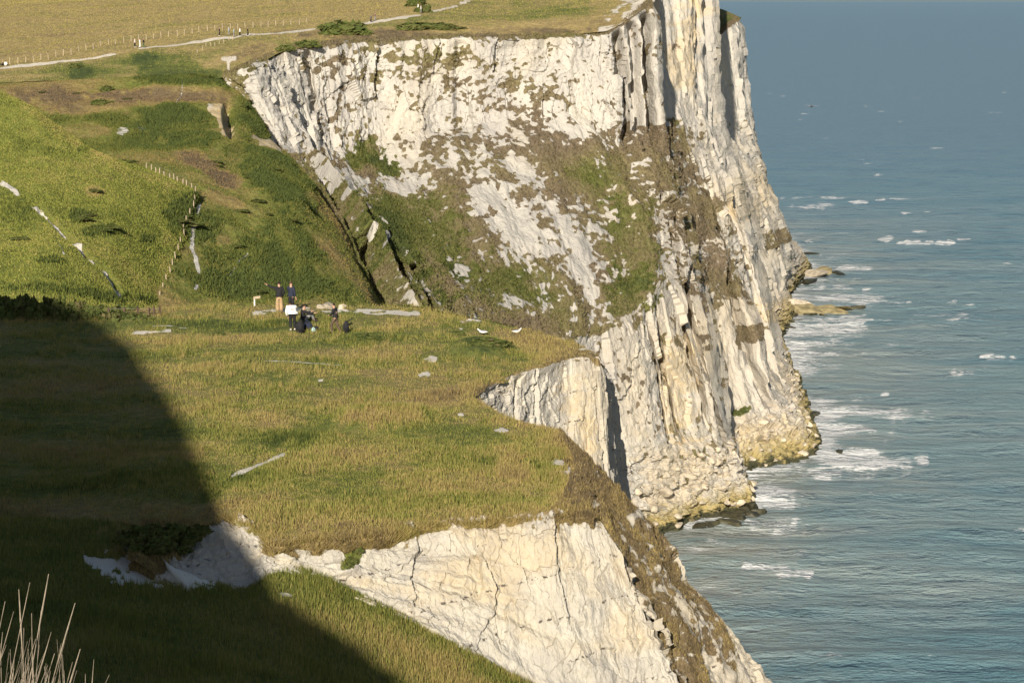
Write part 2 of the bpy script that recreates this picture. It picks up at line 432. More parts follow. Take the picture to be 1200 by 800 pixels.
def far_disp(g, px, py):
    U, V, u, v = g['U'], g['V'], g['u'], g['v']
    face = np.maximum(sstep(1.25, 0.9, v), sstep(2.75, 3.2, v) * sstep(5.2, 5.9, u))
    right = sstep(7.7, 8.6, u)
    face = np.maximum(face, right * 0.9)
    apron = sstep(3.9, 4.5, v) * sstep(5.6, 6.2, u)
    Uw = U + 2.5 * perlin(U * 0.05, V * 0.05, 3.3)
    Uw = Uw + 0.9 * fbm(U * 0.25, V * 0.18, 6.1, 2)
    Vw = V + 2.5 * perlin(U * 0.12, V * 0.08, 9.4)
    ribs = 3.0 * (0.40 - np.abs(perlin(Uw * 0.045, V * 0.006, 1.7)) * 1.6) + 0.5 * perlin(Uw * 0.15, V * 0.03, 5.1)
    val, edge, tilt = cells(Uw * 0.12, Vw * 0.05, 1)
    val2, edge2, tilt2 = cells(Uw * 0.34, Vw * 0.15, 2)
    val3, edge3, tilt3 = cells(Uw * 0.95, Vw * 0.6, 3)
    soft = 1 - 0.68 * sstep(8.0, 9.0, u)
    block = (2.0 - 1.1 * sstep(8.3, 9.2, u)) * (val - 0.5) + 1.5 * tilt + (1 - soft) * (1.3 * fbm(Uw * 0.16, V * 0.05, 31.0, 4) + 2.0 * (0.3 - np.abs(perlin(Uw * 0.09, V * 0.02, 33.0)))) + soft * (0.6 * (val2 - 0.5) + 1.0 * tilt2) + soft * (0.18 * (val3 - 0.5) + 0.35 * tilt3)
    d_face = ribs + block + (1 - soft) * 1.3 * fbm(U * 0.11, V * 0.10, 51.0, 4) + 0.25 * fbm(U * 0.6, V * 0.5, 1.1, 3)
    gul = 1.7 * (0.4 - np.abs(perlin(Uw * 0.045, V * 0.012, 4.4)) * 2.0) + 0.7 * fbm(U * 0.25, V * 0.12, 7.0, 4)
    d = gul + (d_face - gul) * face
    bv, be, bt = cells(U * 0.30, V * 0.34, 5)
    cv, ce, ct = cells(U * 0.75, V * 0.8, 6)
    d_ap = 1.3 * (bv - 0.4) + 1.6 * bt + 0.7 * (cv - 0.5) + 0.8 * ct + 0.3 * fbm(U * 0.8, V * 0.8, 3.0, 3)
    d = d + (d_ap - d) * apron
    d = d - 5.0 * sstep(1.0, 0.0, np.abs(u - 1.75) / 0.16) * sstep(0.3, 0.8, v) * sstep(3.2, 2.6, v)     # deep gully beside the talus
    d = d - 4.0 * sstep(1.0, 0.0, np.abs(u - 1.3) / 0.12) * sstep(1.0, 1.5, v) - 3.0 * sstep(1.0, 0.0, np.abs(u - 2.2) / 0.12) * sstep(1.5, 2.0, v)
    d = d + 2.5 * sstep(1.0, 0.0, np.abs(u - 1.55) / 0.12) * sstep(0.8, 1.4, v)
    d = d * (0.10 + 0.90 * sstep(-0.05, 0.12, v))
    up = sstep(1.35, 0.95, v) * sstep(-0.02, 0.1, v)
    dig = np.zeros_like(d)
    for (c, wd, dep) in ((8.10, 0.03, 7.0), (8.38, 0.03, 5.0), (8.66, 0.03, 9.0), (5.15, 0.03, 1.2), (2.35, 0.05, 4.0)):
        dig = dig + up * dep * sstep(c - wd, c + wd, u) * sstep(c + 0.26, c + wd, u)
    for (c, wd, dep, v0, v1, sl) in ((8.45, 0.035, 3.0, 1.6, 4.2, 0.05), (8.8, 0.04, 3.5, 1.9, 4.6, 0.02), (7.45, 0.03, 2.4, 3.0, 4.2, 0.03), (7.75, 0.03, 2.2, 3.0, 4.3, 0.02), (10.8, 0.04, 4.0, 1.5, 4.4, 0.02), (11.5, 0.05, 4.0, 1.8, 4.5, 0.03), (11.2, 0.03, 2.5, 2.5, 4.3, 0.03), (1.42, 0.08, 3.2, 0.5, 3.2, 0.05), (2.15, 0.07, 4.0, 0.9, 3.2, 0.08), (1.85, 0.05, 3.0, 1.6, 3.4, 0.05)):
        cc = c + sl * (v - 3.0) + (0.10 if c < 3 else 0.03) * perlin(V * 0.1, c * 9.0, 1.0) + (0.05 if c < 3 else 0.0) * perlin(V * 0.4, c * 5.0, 2.0)
        dep = dep * ((0.25 + 1.3 * sstep(-0.1, 0.25, perlin(V * 0.07, c * 13.0, 6.0))) if c < 3 else 1.0)
        dig = dig + 1.9 * dep * sstep(cc - 0.6 * wd, cc, u) * sstep(cc + 4 * wd, cc, u) * sstep(v0, v0 + 0.4, v) * sstep(v1, v1 - 0.4, v)
    edge = 2.2 * fbm(U * 0.09, 0.0, 6.6, 4) * sstep(0.6, 0.0, v) * sstep(-0.6, 0.0, v)
    shift = np.zeros(g['P'].shape); shift[..., 1] = edge + dig
    return d, shift

def far_mask(g, px, py):
    U, V, u, v = g['U'], g['V'], g['u'], g['v']
    face = np.maximum(sstep(1.2, 0.95, v + 0.35 * fbm(U * 0.06, V * 0.03, 9.0, 3)), sstep(2.8, 3.05, v) * sstep(5.2, 5.9, u))
    right = sstep(7.75, 8.15, u)
    veg = 0.71 - 0.57 * np.maximum(face, right * (0.72 + 0.28 * sstep(10.4, 11.2, u)))
    streak = fbm(U * 0.10 + V * 0.03, V * 0.035, 3.0, 4)
    veg += 0.55 * streak * (1 - face) * (1 - right)
    spk = 0.55 * fbm(U * 0.30 + V * 0.05, V * 0.26, 2.0, 2) + 0.55 * fbm(U * 0.95, V * 0.8, 5.0, 2)
    veg += 1.25 * spk * (1.0 - 0.72 * sstep(3.1, 3.5, v) * sstep(7.5, 3.0, u)) * (1 - 0.6 * sstep(9.6, 10.5, u))
    # scrub freckles on the upper face, mottled shoulder right of the arete
    veg += blobs(px, py, [
        (450, 75, 110, 26, 0, 0.30), (570, 100, 90, 40, 0, 0.20), (620, 120, 60, 26, 0, 0.22), (400, 150, 30, 40, 0, 0.2),
        (345, 120, 40, 40, 50, -0.15), (330, 90, 25, 30, 0, -0.2), (690, 90, 25, 50, 0, -0.15),
        # talus: chalk runs
        (465, 206, 45, 10, 5, -0.55), (415, 215, 22, 18, 20, -0.5), (560, 232, 24, 22, 40, -0.6), (605, 270, 50, 24, 45, -0.55),
        (640, 235, 55, 12, 62, -0.5), (665, 290, 40, 22, 50, -0.45), (540, 312, 16, 8, -20, -0.6), (600, 345, 30, 8, 20, -0.45),
        (660, 160, 30, 12, 0, -0.35), (680, 325, 30, 14, 40, -0.35), (730, 318, 20, 6, 0, -0.3), (700, 355, 30, 8, 50, -0.4),
        (580, 150, 40, 12, 30, -0.3), (600, 190, 40, 10, 50, -0.35), (520, 195, 20, 10, 30, -0.3), (715, 240, 10, 12, 0, -0.3),
        # talus: solid green
        (490, 265, 62, 50, 30, 0.5), (440, 182, 26, 22, 0, 0.55), (560, 330, 60, 30, 20, 0.3), (740, 285, 34, 46, 0, 0.45),
        (735, 350, 36, 36, 0, 0.45), (690, 210, 60, 40, 20, 0.15), (630, 175, 60, 20, 20, 0.15), (640, 380, 70, 16, 10, 0.5),
        (760, 215, 20, 30, 60, 0.3), (410, 300, 28, 60, 55, 0.1), (372, 205, 8, 40, -38, -0.35), (440, 285, 5, 46, -28, -0.25), (500, 335, 5, 24, -30, -0.3), (400, 270, 20, 70, -30, 0.25),
        # shoulder
        (800, 215, 30, 70, -35, 0.25), (835, 290, 34, 90, -28, 0.28), (760, 185, 16, 50, -40, 0.35), (815, 250, 42, 62, 55, 0.12), (840, 320, 28, 60, 60, 0.14), (780, 165, 20, 40, 70, 0.36), (750, 175, 16, 40, 60, 0.42),
        (850, 370, 30, 40, -20, 0.22), (878, 395, 10, 22, 60, 0.6), (868, 480, 14, 6, 0, 0.6), (800, 500, 10, 7, 0, 0.5), (762, 60, 10, 60, 75, 0.3),
        (858, 250, 12, 40, 55, -0.2), (908, 280, 10, 18, 60, 0.5), (848, 30, 14, 25, 0, -0.2), (870, 140, 8, 30, 60, 0.25),
        (800, 90, 25, 60, 90, -0.2), (735, 100, 18, 50, 0, -0.2)])
    veg += 0.38 * sstep(3.6, 2.8, u) * sstep(1.5, 1.9, v)
    for (c, sl) in ((1.42, .05), (2.15, .08), (1.85, .05)):
        veg -= 1.0 * sstep(0.26, 0.0, np.abs(u - c - 0.2 - sl * (v - 3.0))) * sstep(0.8, 1.2, v) * sstep(-0.1, 0.3, fbm(U * 0.45, V * 0.3, 61.0 + c, 3))
    veg += 0.55 * sstep(1.0, 0.0, u + 0.9 * fbm(U * 0.15, V * 0.15, 71.0, 3))
    veg -= 0.25 * sstep(4.2, 4.8, v) * sstep(5.8, 6.2, u)
    veg += 0.8 * sstep(0.03, -0.03, v)
    # hues
    hue = 0.20 + 0.35 * fbm(U * 0.05, V * 0.05, 12.0, 3)
    hue += blobs(px, py, [(490, 270, 75, 60, 30, 0.45), (455, 185, 18, 18, 0, 0.5), (740, 290, 40, 60, 0, 0.40), (735, 350, 36, 40, 0, 0.45),
                          (420, 180, 20, 20, 0, 0.5), (580, 335, 70, 30, 15, 0.30), (700, 200, 40, 30, 0, 0.2), (620, 160, 120, 25, 0, -0.15),
                          (410, 300, 40, 60, 50, 0.22), (868, 480, 14, 6, 0, 0.6)])
    hue = np.where((u > 8) , hue - 0.05, hue) + 0.26 * sstep(3.6, 2.6, u) * sstep(1.2, 1.8, v)
    stain = 0.15 * sstep(0.1, 0.5, fbm(U * 0.06, V * 0.04, 21.0, 3)) + 0.24 * sstep(6.5, 9.0, u) * sstep(1.0, 2.0, v) * (0.7 + fbm(U * 0.1, V * 0.07, 23.0, 3)) + blobs(px, py, [
        (800, 450, 24, 60, 0, 0.45), (790, 560, 50, 50, 0, 0.32), (800, 60, 22, 55, 5, 0.45), (820, 10, 20, 10, 30, 0.5),
        (740, 470, 30, 60, 0, 0.12), (925, 365, 40, 20, 0, 0.5), (870, 230, 30, 60, 60, 0.22), (900, 510, 50, 26, 0, 0.3)])
    return veg, hue, stain

far = loft(far_rows, step=1.35, su=0.35, sv=0.25, ulo=(0, 16), vlo=(0, 6))
far['v'] = far['v'] - 1.0
terrain('chalk_cliff', far, M['far'], far_disp, far_mask, 'tall white chalk cliff with scrubby slope running down to the sea', smooth=False, cat='cliff')

# ------------------------------------------------------------------ clifftop field behind it
rowA = [(-260, 106, 336), (-60, 100, 344), (80, 94, 350), (180, 90, 352), (250, 92, 351), (292, 86, 350.5), (338, 60, 366), (430, 49.5, 382),
        (520, 44.5, 389), (610, 42, 394), (712, 38, 397), (764, 3, 411), (780, -18, 466), (836, -24, 484)]
rowB = [(-260, 86, 365), (-60, 82, 368), (80, 68, 376), (180, 54, 386), (250, 44, 392), (292, 40, 396), (338, 36, 400), (430, 25, 408),
        (520, 20, 412), (610, 24, 410), (705, 20, 410), (756, -6, 430), (786, -24, 478), (838, -28, 500)]
rowC = [(-260, 45, 425), (-60, 42, 425), (80, 38, 425), (180, 30, 430), (250, 24, 432), (292, 22, 434), (338, 18, 436), (430, 9, 444),
        (520, 0, 455), (610, 4, 450), (700, 2, 440), (752, -14, 455), (790, -28, 500), (842, -32, 530)]
rowD = [(c[0] * 1.0, c[1] - 34, c[2] + 90) for c in rowC]
rowE = [(c[0] * 1.0, c[1] - 60, c[2] + 330) for c in rowC]

def field_disp(g, px, py):
    P = g['P']
    return 0.5 * fbm(P[..., 0] * 0.05, P[..., 1] * 0.05, 0.4, 4) * sstep(0.0, 0.4, g['v']) + 0.12 * fbm(P[..., 0] * 0.4, P[..., 1] * 0.4, 0.4, 3)

PATH = [(-20, 84), (60, 74), (110, 68), (160, 60), (180, 56), (215, 51), (290, 41), (340, 36), (400, 31), (440, 25), (490, 19), (525, 9), (560, -1)]
def field_mask(g, px, py):
    P = g['P']
    st = fbm(P[..., 0] * 0.05, P[..., 1] * 0.16, 2.0, 4)
    hue = 0.36 + 0.16 * st
    line = np.interp(px, [c[0] for c in PATH], [c[1] for c in PATH])
    below = sstep(-4, 6, py - line)                                    # grazed ground on the sea side of the fence
    hue = hue + below * (0.13 + 0.25 * fbm(P[..., 0] * 0.04, P[..., 1] * 0.04, 5.0, 3))
    hue += blobs(px, py, [(210, 80, 55, 16, 8, 0.45), (95, 85, 14, 14, 40, 0.3), (600, 30, 150, 14, 0, -0.05), (500, 38, 200, 5, 0, -0.30),
                          (640, 12, 60, 12, 0, 0.12), (420, 45, 90, 6, 0, -0.25), (300, 62, 40, 10, -10, -0.35)])
    hue = np.where(px > 690, hue - 0.1, hue)
    veg = 1.0 - 0.95 * strokes(px, py, PATH, 1.6) * sstep(-0.25, 0.1, fbm(P[..., 0] * 0.08, P[..., 1] * 0.08, 8.0, 2) + 0.12)
    veg -= 0.95 * strokes(px, py, [(262, 70), (275, 70)], 3.5) + 0.95 * strokes(px, py, [(268, 70), (268, 98)], 1.8)
    veg -= (0.55 + 0.5 * fbm(P[..., 0] * 0.4, P[..., 1] * 0.1, 7.0, 2)) * sstep(690, 732, px + 0.6 * (py - 20) + 12 * fbm(P[..., 0] * 0.2, P[..., 1] * 0.2, 6.0, 3))
    return veg, hue, 0.2

field = loft([rowE, rowD, rowC, rowB, rowA], step=1.6, su=0.7, sv=0.5, ulo=(0, 12), vlo=(0,))
terrain('clifftop_field', field, M['field'], field_disp, field_mask, 'golden dry grass field on top of the chalk cliff', cat='field')

# grassy top of the distant headland
cap4 = loft([[(824, 8, 720), (846, 11, 712), (869, 21, 700)], [(826, 26, 670), (848, 19, 672), (868, 22.5, 675)],
             [(828, 52, 602), (848, 36.5, 630), (867, 23.0, 657)]], step=1.5)
terrain('headland_top', cap4, M['field'], None, lambda g, px, py: (1.0, 0.62 + 0.2 * fbm(px * 0.1, py * 0.1, 1.0), 0.0),
        'dark green turf sloping on top of the distant headland', cat='headland')

# ------------------------------------------------------------------ valley side between field and terrace
VAL = [[(-260, 105, 337), (-60, 99.5, 345), (80, 93.5, 351), (180, 89.5, 353), (255, 88, 354), (290, 118, 348), (322, 168, 338), (332, 176, 352)],
       [(-260, 150, 300), (-60, 150, 310), (80, 138, 322), (180, 138, 325), (262, 140, 328), (318, 178, 320), (362, 216, 315), (374, 226, 330)],
       [(-260, 230, 255), (-60, 230, 262), (80, 222, 268), (180, 218, 250), (270, 222, 264), (350, 246, 268), (398, 276, 282), (410, 288, 312)],
       [(-260, 330, 215), (-60, 330, 220), (80, 328, 215), (180, 325, 216), (270, 330, 228), (370, 340, 234), (442, 366, 248), (458, 380, 270)],
       [(-260, 450, 190), (-60, 450, 185), (80, 440, 180), (180, 430, 185), (270, 430, 194), (380, 440, 198), (470, 455, 215), (490, 462, 245)]]
def val_disp(g, px, py):
    P = g['P']; x, y = P[..., 0], P[..., 1]
    d = 0.9 * fbm(x * 0.035, y * 0.035, 3.0, 4) + 0.35 * fbm(x * 0.2, y * 0.2, 1.0, 3)
    d += blobs(px, py, [(210, 92, 60, 22, 5, 0.7), (240, 150, 60, 30, 10, 0.9), (330, 210, 50, 40, 30, 0.7), (290, 270, 60, 40, 0, 0.5), (268, 145, 8, 22, -5, -2.2)], 0.0)
    return d * sstep(0.0, 0.25, g['v'])
def val_mask(g, px, py):
    P = g['P']; x, y = P[..., 0], P[..., 1]
    n = fbm(x * 0.06, y * 0.06, 5.0, 4)
    hue = 0.58 + 0.34 * n + blobs(px, py, [
        (210, 88, 60, 20, 8, 0.40), (200, 112, 100, 12, 0, -0.42), (120, 118, 120, 14, 0, -0.38), (60, 105, 60, 12, 0, -0.25), (110, 90, 40, 12, 0, 0.0),
        (205, 152, 55, 22, 20, 0.42), (150, 150, 50, 14, 20, 0.25), (235, 192, 32, 12, 30, -0.62), (260, 208, 30, 10, 25, -0.62), (262, 237, 26, 7, 25, -0.30),
        (320, 210, 45, 28, 30, 0.42), (345, 280, 40, 30, 40, 0.25), (260, 262, 40, 22, 10, 0.1), (300, 300, 60, 18, 0, 0.28), (330, 330, 60, 22, 0, 0.36),
        (215, 255, 40, 26, 20, 0.42), (250, 335, 60, 20, 0, 0.2), (340, 290, 30, 12, 55, -0.35), (380, 300, 30, 24, 60, -0.15), (300, 140, 30, 30, 50, 0.25)])
    veg = 0.95 + 0.10 * n
    veg -= 0.9 * blobs(px, py, [(264, 148, 12, 20, -10, 1), (254, 136, 16, 9, 30, 0.7), (316, 170, 26, 9, 20, 1.0), (144, 152, 8, 5, 0, 0.5), (165, 148, 8, 4, 0, 0.4)])
    veg -= 0.9 * strokes(px, py, [(233, 240), (228, 262), (224, 290), (230, 318), (233, 330), (228, 340)], 2.8) * sstep(-0.3, 0.1, perlin(y * 0.2, x * 0.2, 3.0) + 0.12)
    veg -= 0.55 * strokes(px, py, [(205, 128), (213, 112), (214, 92)], 1.0)
    veg -= 0.5 * strokes(px, py, [(268, 325), (280, 305), (290, 298)], 2.0)
    stain = blobs(px, py, [(264, 148, 22, 28, 0, 1.4), (312, 168, 34, 16, 0, 0.9)])
    return veg, hue, stain
val = loft(VAL, step=1.6, su=0.6, sv=0.5, ulo=(0,))
terrain('valley_slope', val, M['hill'], val_disp, val_mask, 'rough bushy valley slope below the clifftop path', cat='hillside')

# ------------------------------------------------------------------ bright green spur in front of the valley
SPUR = [[(-260, 70, 300), (0, 150, 285), (60, 185, 275), (130, 228, 268), (190, 252, 270), (236, 275, 268), (262, 318, 272)],
        [(-260, 30, 278), (0, 110, 257), (60, 144, 249), (130, 183, 246), (190, 205, 250), (231, 227, 252), (243, 268, 255)],
        [(-260, 130, 250), (0, 165, 240), (60, 188, 234), (130, 214, 233), (190, 233, 241), (222, 254, 243), (234, 295, 245)],
        [(-260, 240, 218), (0, 245, 216), (60, 252, 213), (130, 262, 217), (190, 280, 226), (212, 300, 228), (222, 325, 233)],
        [(-260, 350, 185), (0, 350, 185), (60, 352, 185), (130, 356, 194), (185, 362, 204), (196, 366, 206), (205, 372, 214)],
        [(-260, 430, 160), (0, 430, 160), (60, 430, 160), (130, 430, 160), (190, 430, 162), (200, 430, 170), (210, 435, 185)]]
SPATH = [(2, 212), (16, 222), (34, 240), (48, 246), (60, 258), (78, 274), (92, 286), (100, 300), (118, 315), (132, 330), (140, 345)]
def spur_disp(g, px, py):
    P = g['P']; x, y = P[..., 0], P[..., 1]
    w = sstep(0.0, 0.9, g['v'])
    return (0.9 * fbm(x * 0.05, y * 0.05, 13.0, 4) + 0.16 * fbm(x * 0.5, y * 0.5, 2.0, 3) - 0.5 * strokes(px, py, SPATH[3:], 4)) * w
def spur_mask(g, px, py):
    P = g['P']; x, y = P[..., 0], P[..., 1]
    n = fbm(x * 0.07, y * 0.07, 15.0, 4)
    hue = 0.67 + 0.16 * n + 0.08 * fbm(x * 0.5, y * 0.5, 5.0, 2) + blobs(px, py, [(215, 252, 26, 22, 20, 0.45), (92, 252, 18, 10, 0, 0.35), (120, 270, 26, 7, 0, 0.3), (110, 222, 14, 5, 10, -0.3),
        (60, 175, 50, 8, 10, 0.15), (150, 190, 30, 6, 30, 0.25), (55, 308, 14, 5, 0, 0.3), (170, 280, 10, 4, 0, 0.3), (100, 172, 10, 4, 0, 0.3), (20, 245, 30, 22, 60, 0.16),
        (100, 345, 90, 8, 3, 0.30), (200, 320, 14, 40, -10, -0.2), (100, 165, 160, 8, 30, -0.14)])
    veg = 1.0 - 0.9 * strokes(px + 2.5 * perlin(py / 9.0, 3.0, 1.0), py, SPATH, 3.3 + 1.3 * np.clip(perlin(py / 14.0, 5.0, 2.0) * 2, -0.6, 1)) * (1 - 0.75 * sstep(225, 230, py) * sstep(246, 241, py)) * (0.75 + 0.3 * sstep(-0.2, 0.25, perlin(x * 0.5, y * 0.3, 1.0)))
    veg += 0.5 * sstep(12, 34, np.abs(px - 24)) * 0 
    veg -= 0.5 * strokes(px, py, [(66, 284), (74, 300)], 1.6) + 0.35 * strokes(px, py, [(24, 232), (28, 255)], 1.5)
    return veg, hue, 0.05
spur = loft(SPUR, step=1.6, su=0.6, sv=0.7, ulo=(0,), vlo=(0,))
terrain('green_hillside', spur, M['hill'], spur_disp, spur_mask, 'bright green grassy hillside crossed by a white chalk track', cat='hillside')

# ------------------------------------------------------------------ the lawn terrace
LZ = -16.8
def lz(r, dz=None):
    return [(x, y, S, LZ + (dz[i] if dz else 0)) for i, (x, y) in enumerate(r)]
LAWN = [[('w', atz(x, 372, LZ)[0] * 1.1, 118 if x < 450 else 108 - (x - 450) * 0.035, LZ - 5.0) for x in (-300, -50, 100, 200, 300, 400, 480, 560, 620, 660, 690)],
        lz([(-300, 375), (-50, 372), (100, 366), (200, 361), (300, 357), (400, 355), (480, 357), (555, 371), (620, 385), (660, 398), (688, 408)]),
        lz([(-300, 398), (-50, 397), (100, 393), (200, 390), (300, 386), (400, 384), (480, 386), (545, 394), (600, 404), (650, 411), (702, 415)]),
        lz([(-300, 425), (-50, 425), (100, 424), (200, 422), (300, 420), (400, 418), (470, 418), (525, 420), (570, 422), (615, 426), (662, 421)]),
        lz([(-300, 455), (-50, 455), (100, 455), (200, 454), (300, 452), (400, 450), (460, 450), (505, 450), (535, 449), (568, 445), (603, 438)]),
        lz([(-300, 468), (-50, 468), (100, 468), (200, 467), (300, 465), (400, 462), (450, 462), (490, 462), (520, 462), (542, 462), (555, 462)]),
        lz([(-300, 486), (-50, 486), (100, 486), (200, 486), (300, 484), (400, 482), (460, 481), (510, 481), (545, 481), (570, 483), (592, 487)], [0]*9 + [-.05, -.15]),
        lz([(-300, 512), (-50, 512), (100, 512), (200, 512), (300, 511), (400, 510), (470, 509), (530, 508), (580, 507), (620, 504), (655, 503)], [0]*8 + [-.05, -.15, -.35]),
        lz([(-300, 555), (-50, 555), (100, 555), (200, 556), (300, 556), (400, 556), (480, 556), (550, 556), (605, 556), (650, 556), (690, 555)], [0]*8 + [-.05, -.15, -.35]),
        lz([(-300, 602), (-50, 602), (100, 604), (190, 612), (268, 607), (322, 634), (400, 630), (480, 619), (560, 611), (640, 604), (696, 603)])]
LAWN.append([('w', atz(c[0], c[1], c[3])[0], atz(c[0], c[1], c[3])[1] + 1.6, c[3] - 1.6) for c in LAWN[-1]])
def lawn_disp(g, px, py):
    P = g['P']; x, y = P[..., 0], P[..., 1]
    d = 0.22 * fbm(x * 0.09, y * 0.06, 23.0, 3) + 0.05 * fbm(x * 0.8, y * 0.5, 3.0, 3)
    d += blobs(px, py, [(560, 408, 36, 12, 0, 0.35), (435, 398, 30, 8, 0, 0.22), (450, 490, 70, 16, 0, 0.3), (180, 565, 60, 30, 0, 0.35)], 0.0)
    e = np.maximum(sstep(8.75, 9.0, g['v']), sstep(9.8, 10.0, g['u']))
    shift = np.zeros(P.shape)
    shift[..., 0] = e * 0.30 * fbm(x * 0.9, y * 0.9, 4.0, 3)
    shift[..., 1] = e * 0.35 * fbm(x * 0.9, y * 0.9, 14.0, 3)
    shift[..., 2] = -0.12 * e
    return d * (1 - e), shift
def lawn_mask(g, px, py):
    P = g['P']; x, y = P[..., 0], P[..., 1]
    st = fbm(x * 0.14, y * 0.22, 31.0, 4)
    hue = 0.555 + 0.30 * st + 0.13 * strokes(px, py, [(240, 585), (330, 533), (400, 486), (470, 468)], 8)  + 0.14 * fbm(x * 1.3, y * 1.8, 41.0, 3)
    hue += blobs(px, py, [(570, 408, 40, 12, 0, 0.3), (435, 398, 30, 8, 0, 0.3), (480, 540, 160, 40, 0, 0.03), (455, 490, 55, 12, 0, -0.24), (600, 545, 20, 18, 30, -0.26),
                          (360, 500, 60, 10, -25, 0.2), (250, 380, 200, 8, 0, 0.2), (640, 405, 70, 16, 15, -0.25), (690, 570, 40, 40, 45, -0.28),
                          (300, 520, 90, 14, -25, 0.12), (500, 605, 220, 14, 0, -0.10), (520, 470, 60, 20, 0, -0.12), (350, 470, 80, 30, 0, -0.1), (640, 510, 60, 14, 10, -0.2)])
    hue -= 0.22 * np.maximum(sstep(8.5, 9, g['v']), sstep(9.2, 10, g['u']))
    veg = np.ones_like(px)
    brk = 0.45 + 1.1 * sstep(-0.3, 0.35, fbm(x * 0.7, y * 0.9, 9.0, 3))
    veg -= 0.8 * brk * strokes(px, py, [(298, 365), (340, 362), (420, 361), (490, 364)], 3.0)
    veg -= (0.4 + 0.5 * brk) * strokes(px, py, [(272, 558), (300, 545), (332, 531)], 2.6)
    veg -= 0.75 * strokes(px, py, [(155, 389), (200, 385)], 1.8) + 0.6 * strokes(px, py, [(178, 380), (218, 381)], 1.2) + 0.6 * strokes(px, py, [(310, 425), (400, 427)], 1.0)
    veg -= 0.75 * brk * blobs(px, py, [(505, 422, 9, 4, 0, 1), (497, 440, 7, 4, 0, 1), (588, 502, 8, 3, 0, 1), (652, 540, 7, 8, 40, 0.8), (552, 373, 14, 2, 0, 0.9), (538, 384, 8, 2, 0, 0.8),
                                (540, 484, 3, 2, 0, 1), (664, 548, 5, 8, -30, 0.6), (376, 444, 5, 2, 0, 0.8), (685, 410, 12, 4, 0, 0.7)])
    veg += 0.06 * perlin(x * 3, y * 3, 2.0)
    return veg, hue, 0.12
lawn = loft(LAWN, step=1.6, su=0.7, sv=0.15, ulo=(0,), vlo=(0, 9))
terrain('terrace_lawn', lawn, M['turf'], lawn_disp, lawn_mask, 'sunlit and shaded grass terrace where the visitors stand', cat='lawn')

# ------------------------------------------------------------------ near chalk face, notch wall, outer slope
def deeper(r, z, dy):
    out = []
    for c in r:
        p = atz(c[0], c[1], c[3]) if c[2] == 'z' else at(*c)
        out.append(('w', p[0] * 1.0 + 1.5, p[1] + dy, z))
    return out
ntop = [(165, 613, 65.1), (215, 612, 65.3), (268, 611, 65.5), (300, 618, 65.0), (322, 638, 63.0), (360, 635, 63.4), (400, 628, 64.0), (480, 617, 64.9), (560, 609.5, 65.5), (640, 603.5, 66.0),
        (694, 603, 66.6), (728, 649, 66.4), (724, 652, 72)]
nbot = [(150, 646, 61.8), (222, 688, 59.6), (290, 698, 60.4), (312, 676, 61.5), (333, 672, 62.0), (366, 684, 61.9), (402, 696, 61.9), (498, 742, 61.9), (580, 790, 62.2), (668, 850, 62.4),
        (742, 850, 63.4), (798, 806, 64.8), (795, 830, 71)]
ndeep = deeper(nbot, -34, -2.0)
def near_disp(g, px, py):
    U, V, u, v = g['U'], g['V'], g['u'], g['v']
    Uw = U + 0.4 * perlin(U * 0.5, V * 0.5, 3.3) + 0.12 * fbm(U * 2.0, V * 2.0, 1.3, 2)
    Vw = V + 0.3 * perlin(U * 0.6, V * 0.6, 7.7)
    d = 0.28 * perlin(Uw * 0.35, V * 0.05, 1.7)
    val, edge, tilt = cells(Uw * 0.55, Vw * 0.30, 1)
    v2, e2, t2 = cells(Uw * 1.6, Vw * 0.9, 2)
    v4, e4, t4 = cells(Uw * 4.5, Vw * 3.2, 3)
    d += 0.16 * (val - 0.5) + 0.34 * tilt + 0.13 * (v2 - 0.5) + 0.26 * t2 + 0.05 * (v4 - 0.5) + 0.09 * t4
    bed = perlin(U * 0.10, (V - 0.06 * U) * 1.7, 4.0)
    d += 0.10 * np.clip(bed * 4.0, -1, 1) * 0.6 + 0.05 * perlin(U * 0.3, (V - 0.06 * U) * 5.0, 6.0) + 0.05 * fbm(U * 3.0, V * 2.4, 1.0, 3)
    for (c, dep) in ():
        cc = c + 0.05 * fbm(V * 1.2, c * 7.0, 2.0, 3) + 0.06 * v
        d -= dep * sstep(cc - .02, cc, u) * sstep(cc + .11, cc, u) * (0.4 + sstep(-.2, .3, perlin(V * .6, c * 3.1, 5.)))
    shift = np.zeros(g['P'].shape)
    shift[..., 2] = sstep(0.35, 0.0, v) * (0.24 * fbm(U * 1.3, 0.0, 3.0, 4) + 0.10)
    return d, shift
def near_mask(g, px, py):
    U, V, u, v = g['U'], g['V'], g['u'], g['v']
    veg = 0.12 + 0.22 * fbm(U * 2.2, V * 1.6, 2.0, 3) + 0.42 * sstep(0.16, 0.0, v + 0.12 * fbm(U * 0.8, V, 7.0, 3))
    veg += blobs(px, py, [(412, 652, 10, 22, 20, 0.7), (328, 650, 18, 5, 0, 0.9), (475, 632, 26, 12, 0, 0.3), (455, 625, 26, 8, 0, 0.35), (420, 630, 16, 6, 0, 0.3),
                          (255, 640, 40, 24, -20, -0.2), (575, 645, 60, 18, 0, -0.12)])
    veg += 0.9 * sstep(8, -14, (px - 215) * 0.66 + (py - 650) * 0.75 + 10 * fbm(U * 1.5, V * 1.5, 5.0, 3))
    hue = 0.2 + blobs(px, py, [(412, 652, 14, 24, 20, 0.5)])
    stain = 0.30 * sstep(-0.1, 0.45, fbm(U * 0.25, V * 0.6, 21.0, 4)) + blobs(px, py, [(580, 680, 120, 60, 0, 0.10)])
    return veg, hue, stain
near = loft([ntop, nbot, ndeep], step=1.0, su=0.35, sv=0.0, cap=260, vlo=())
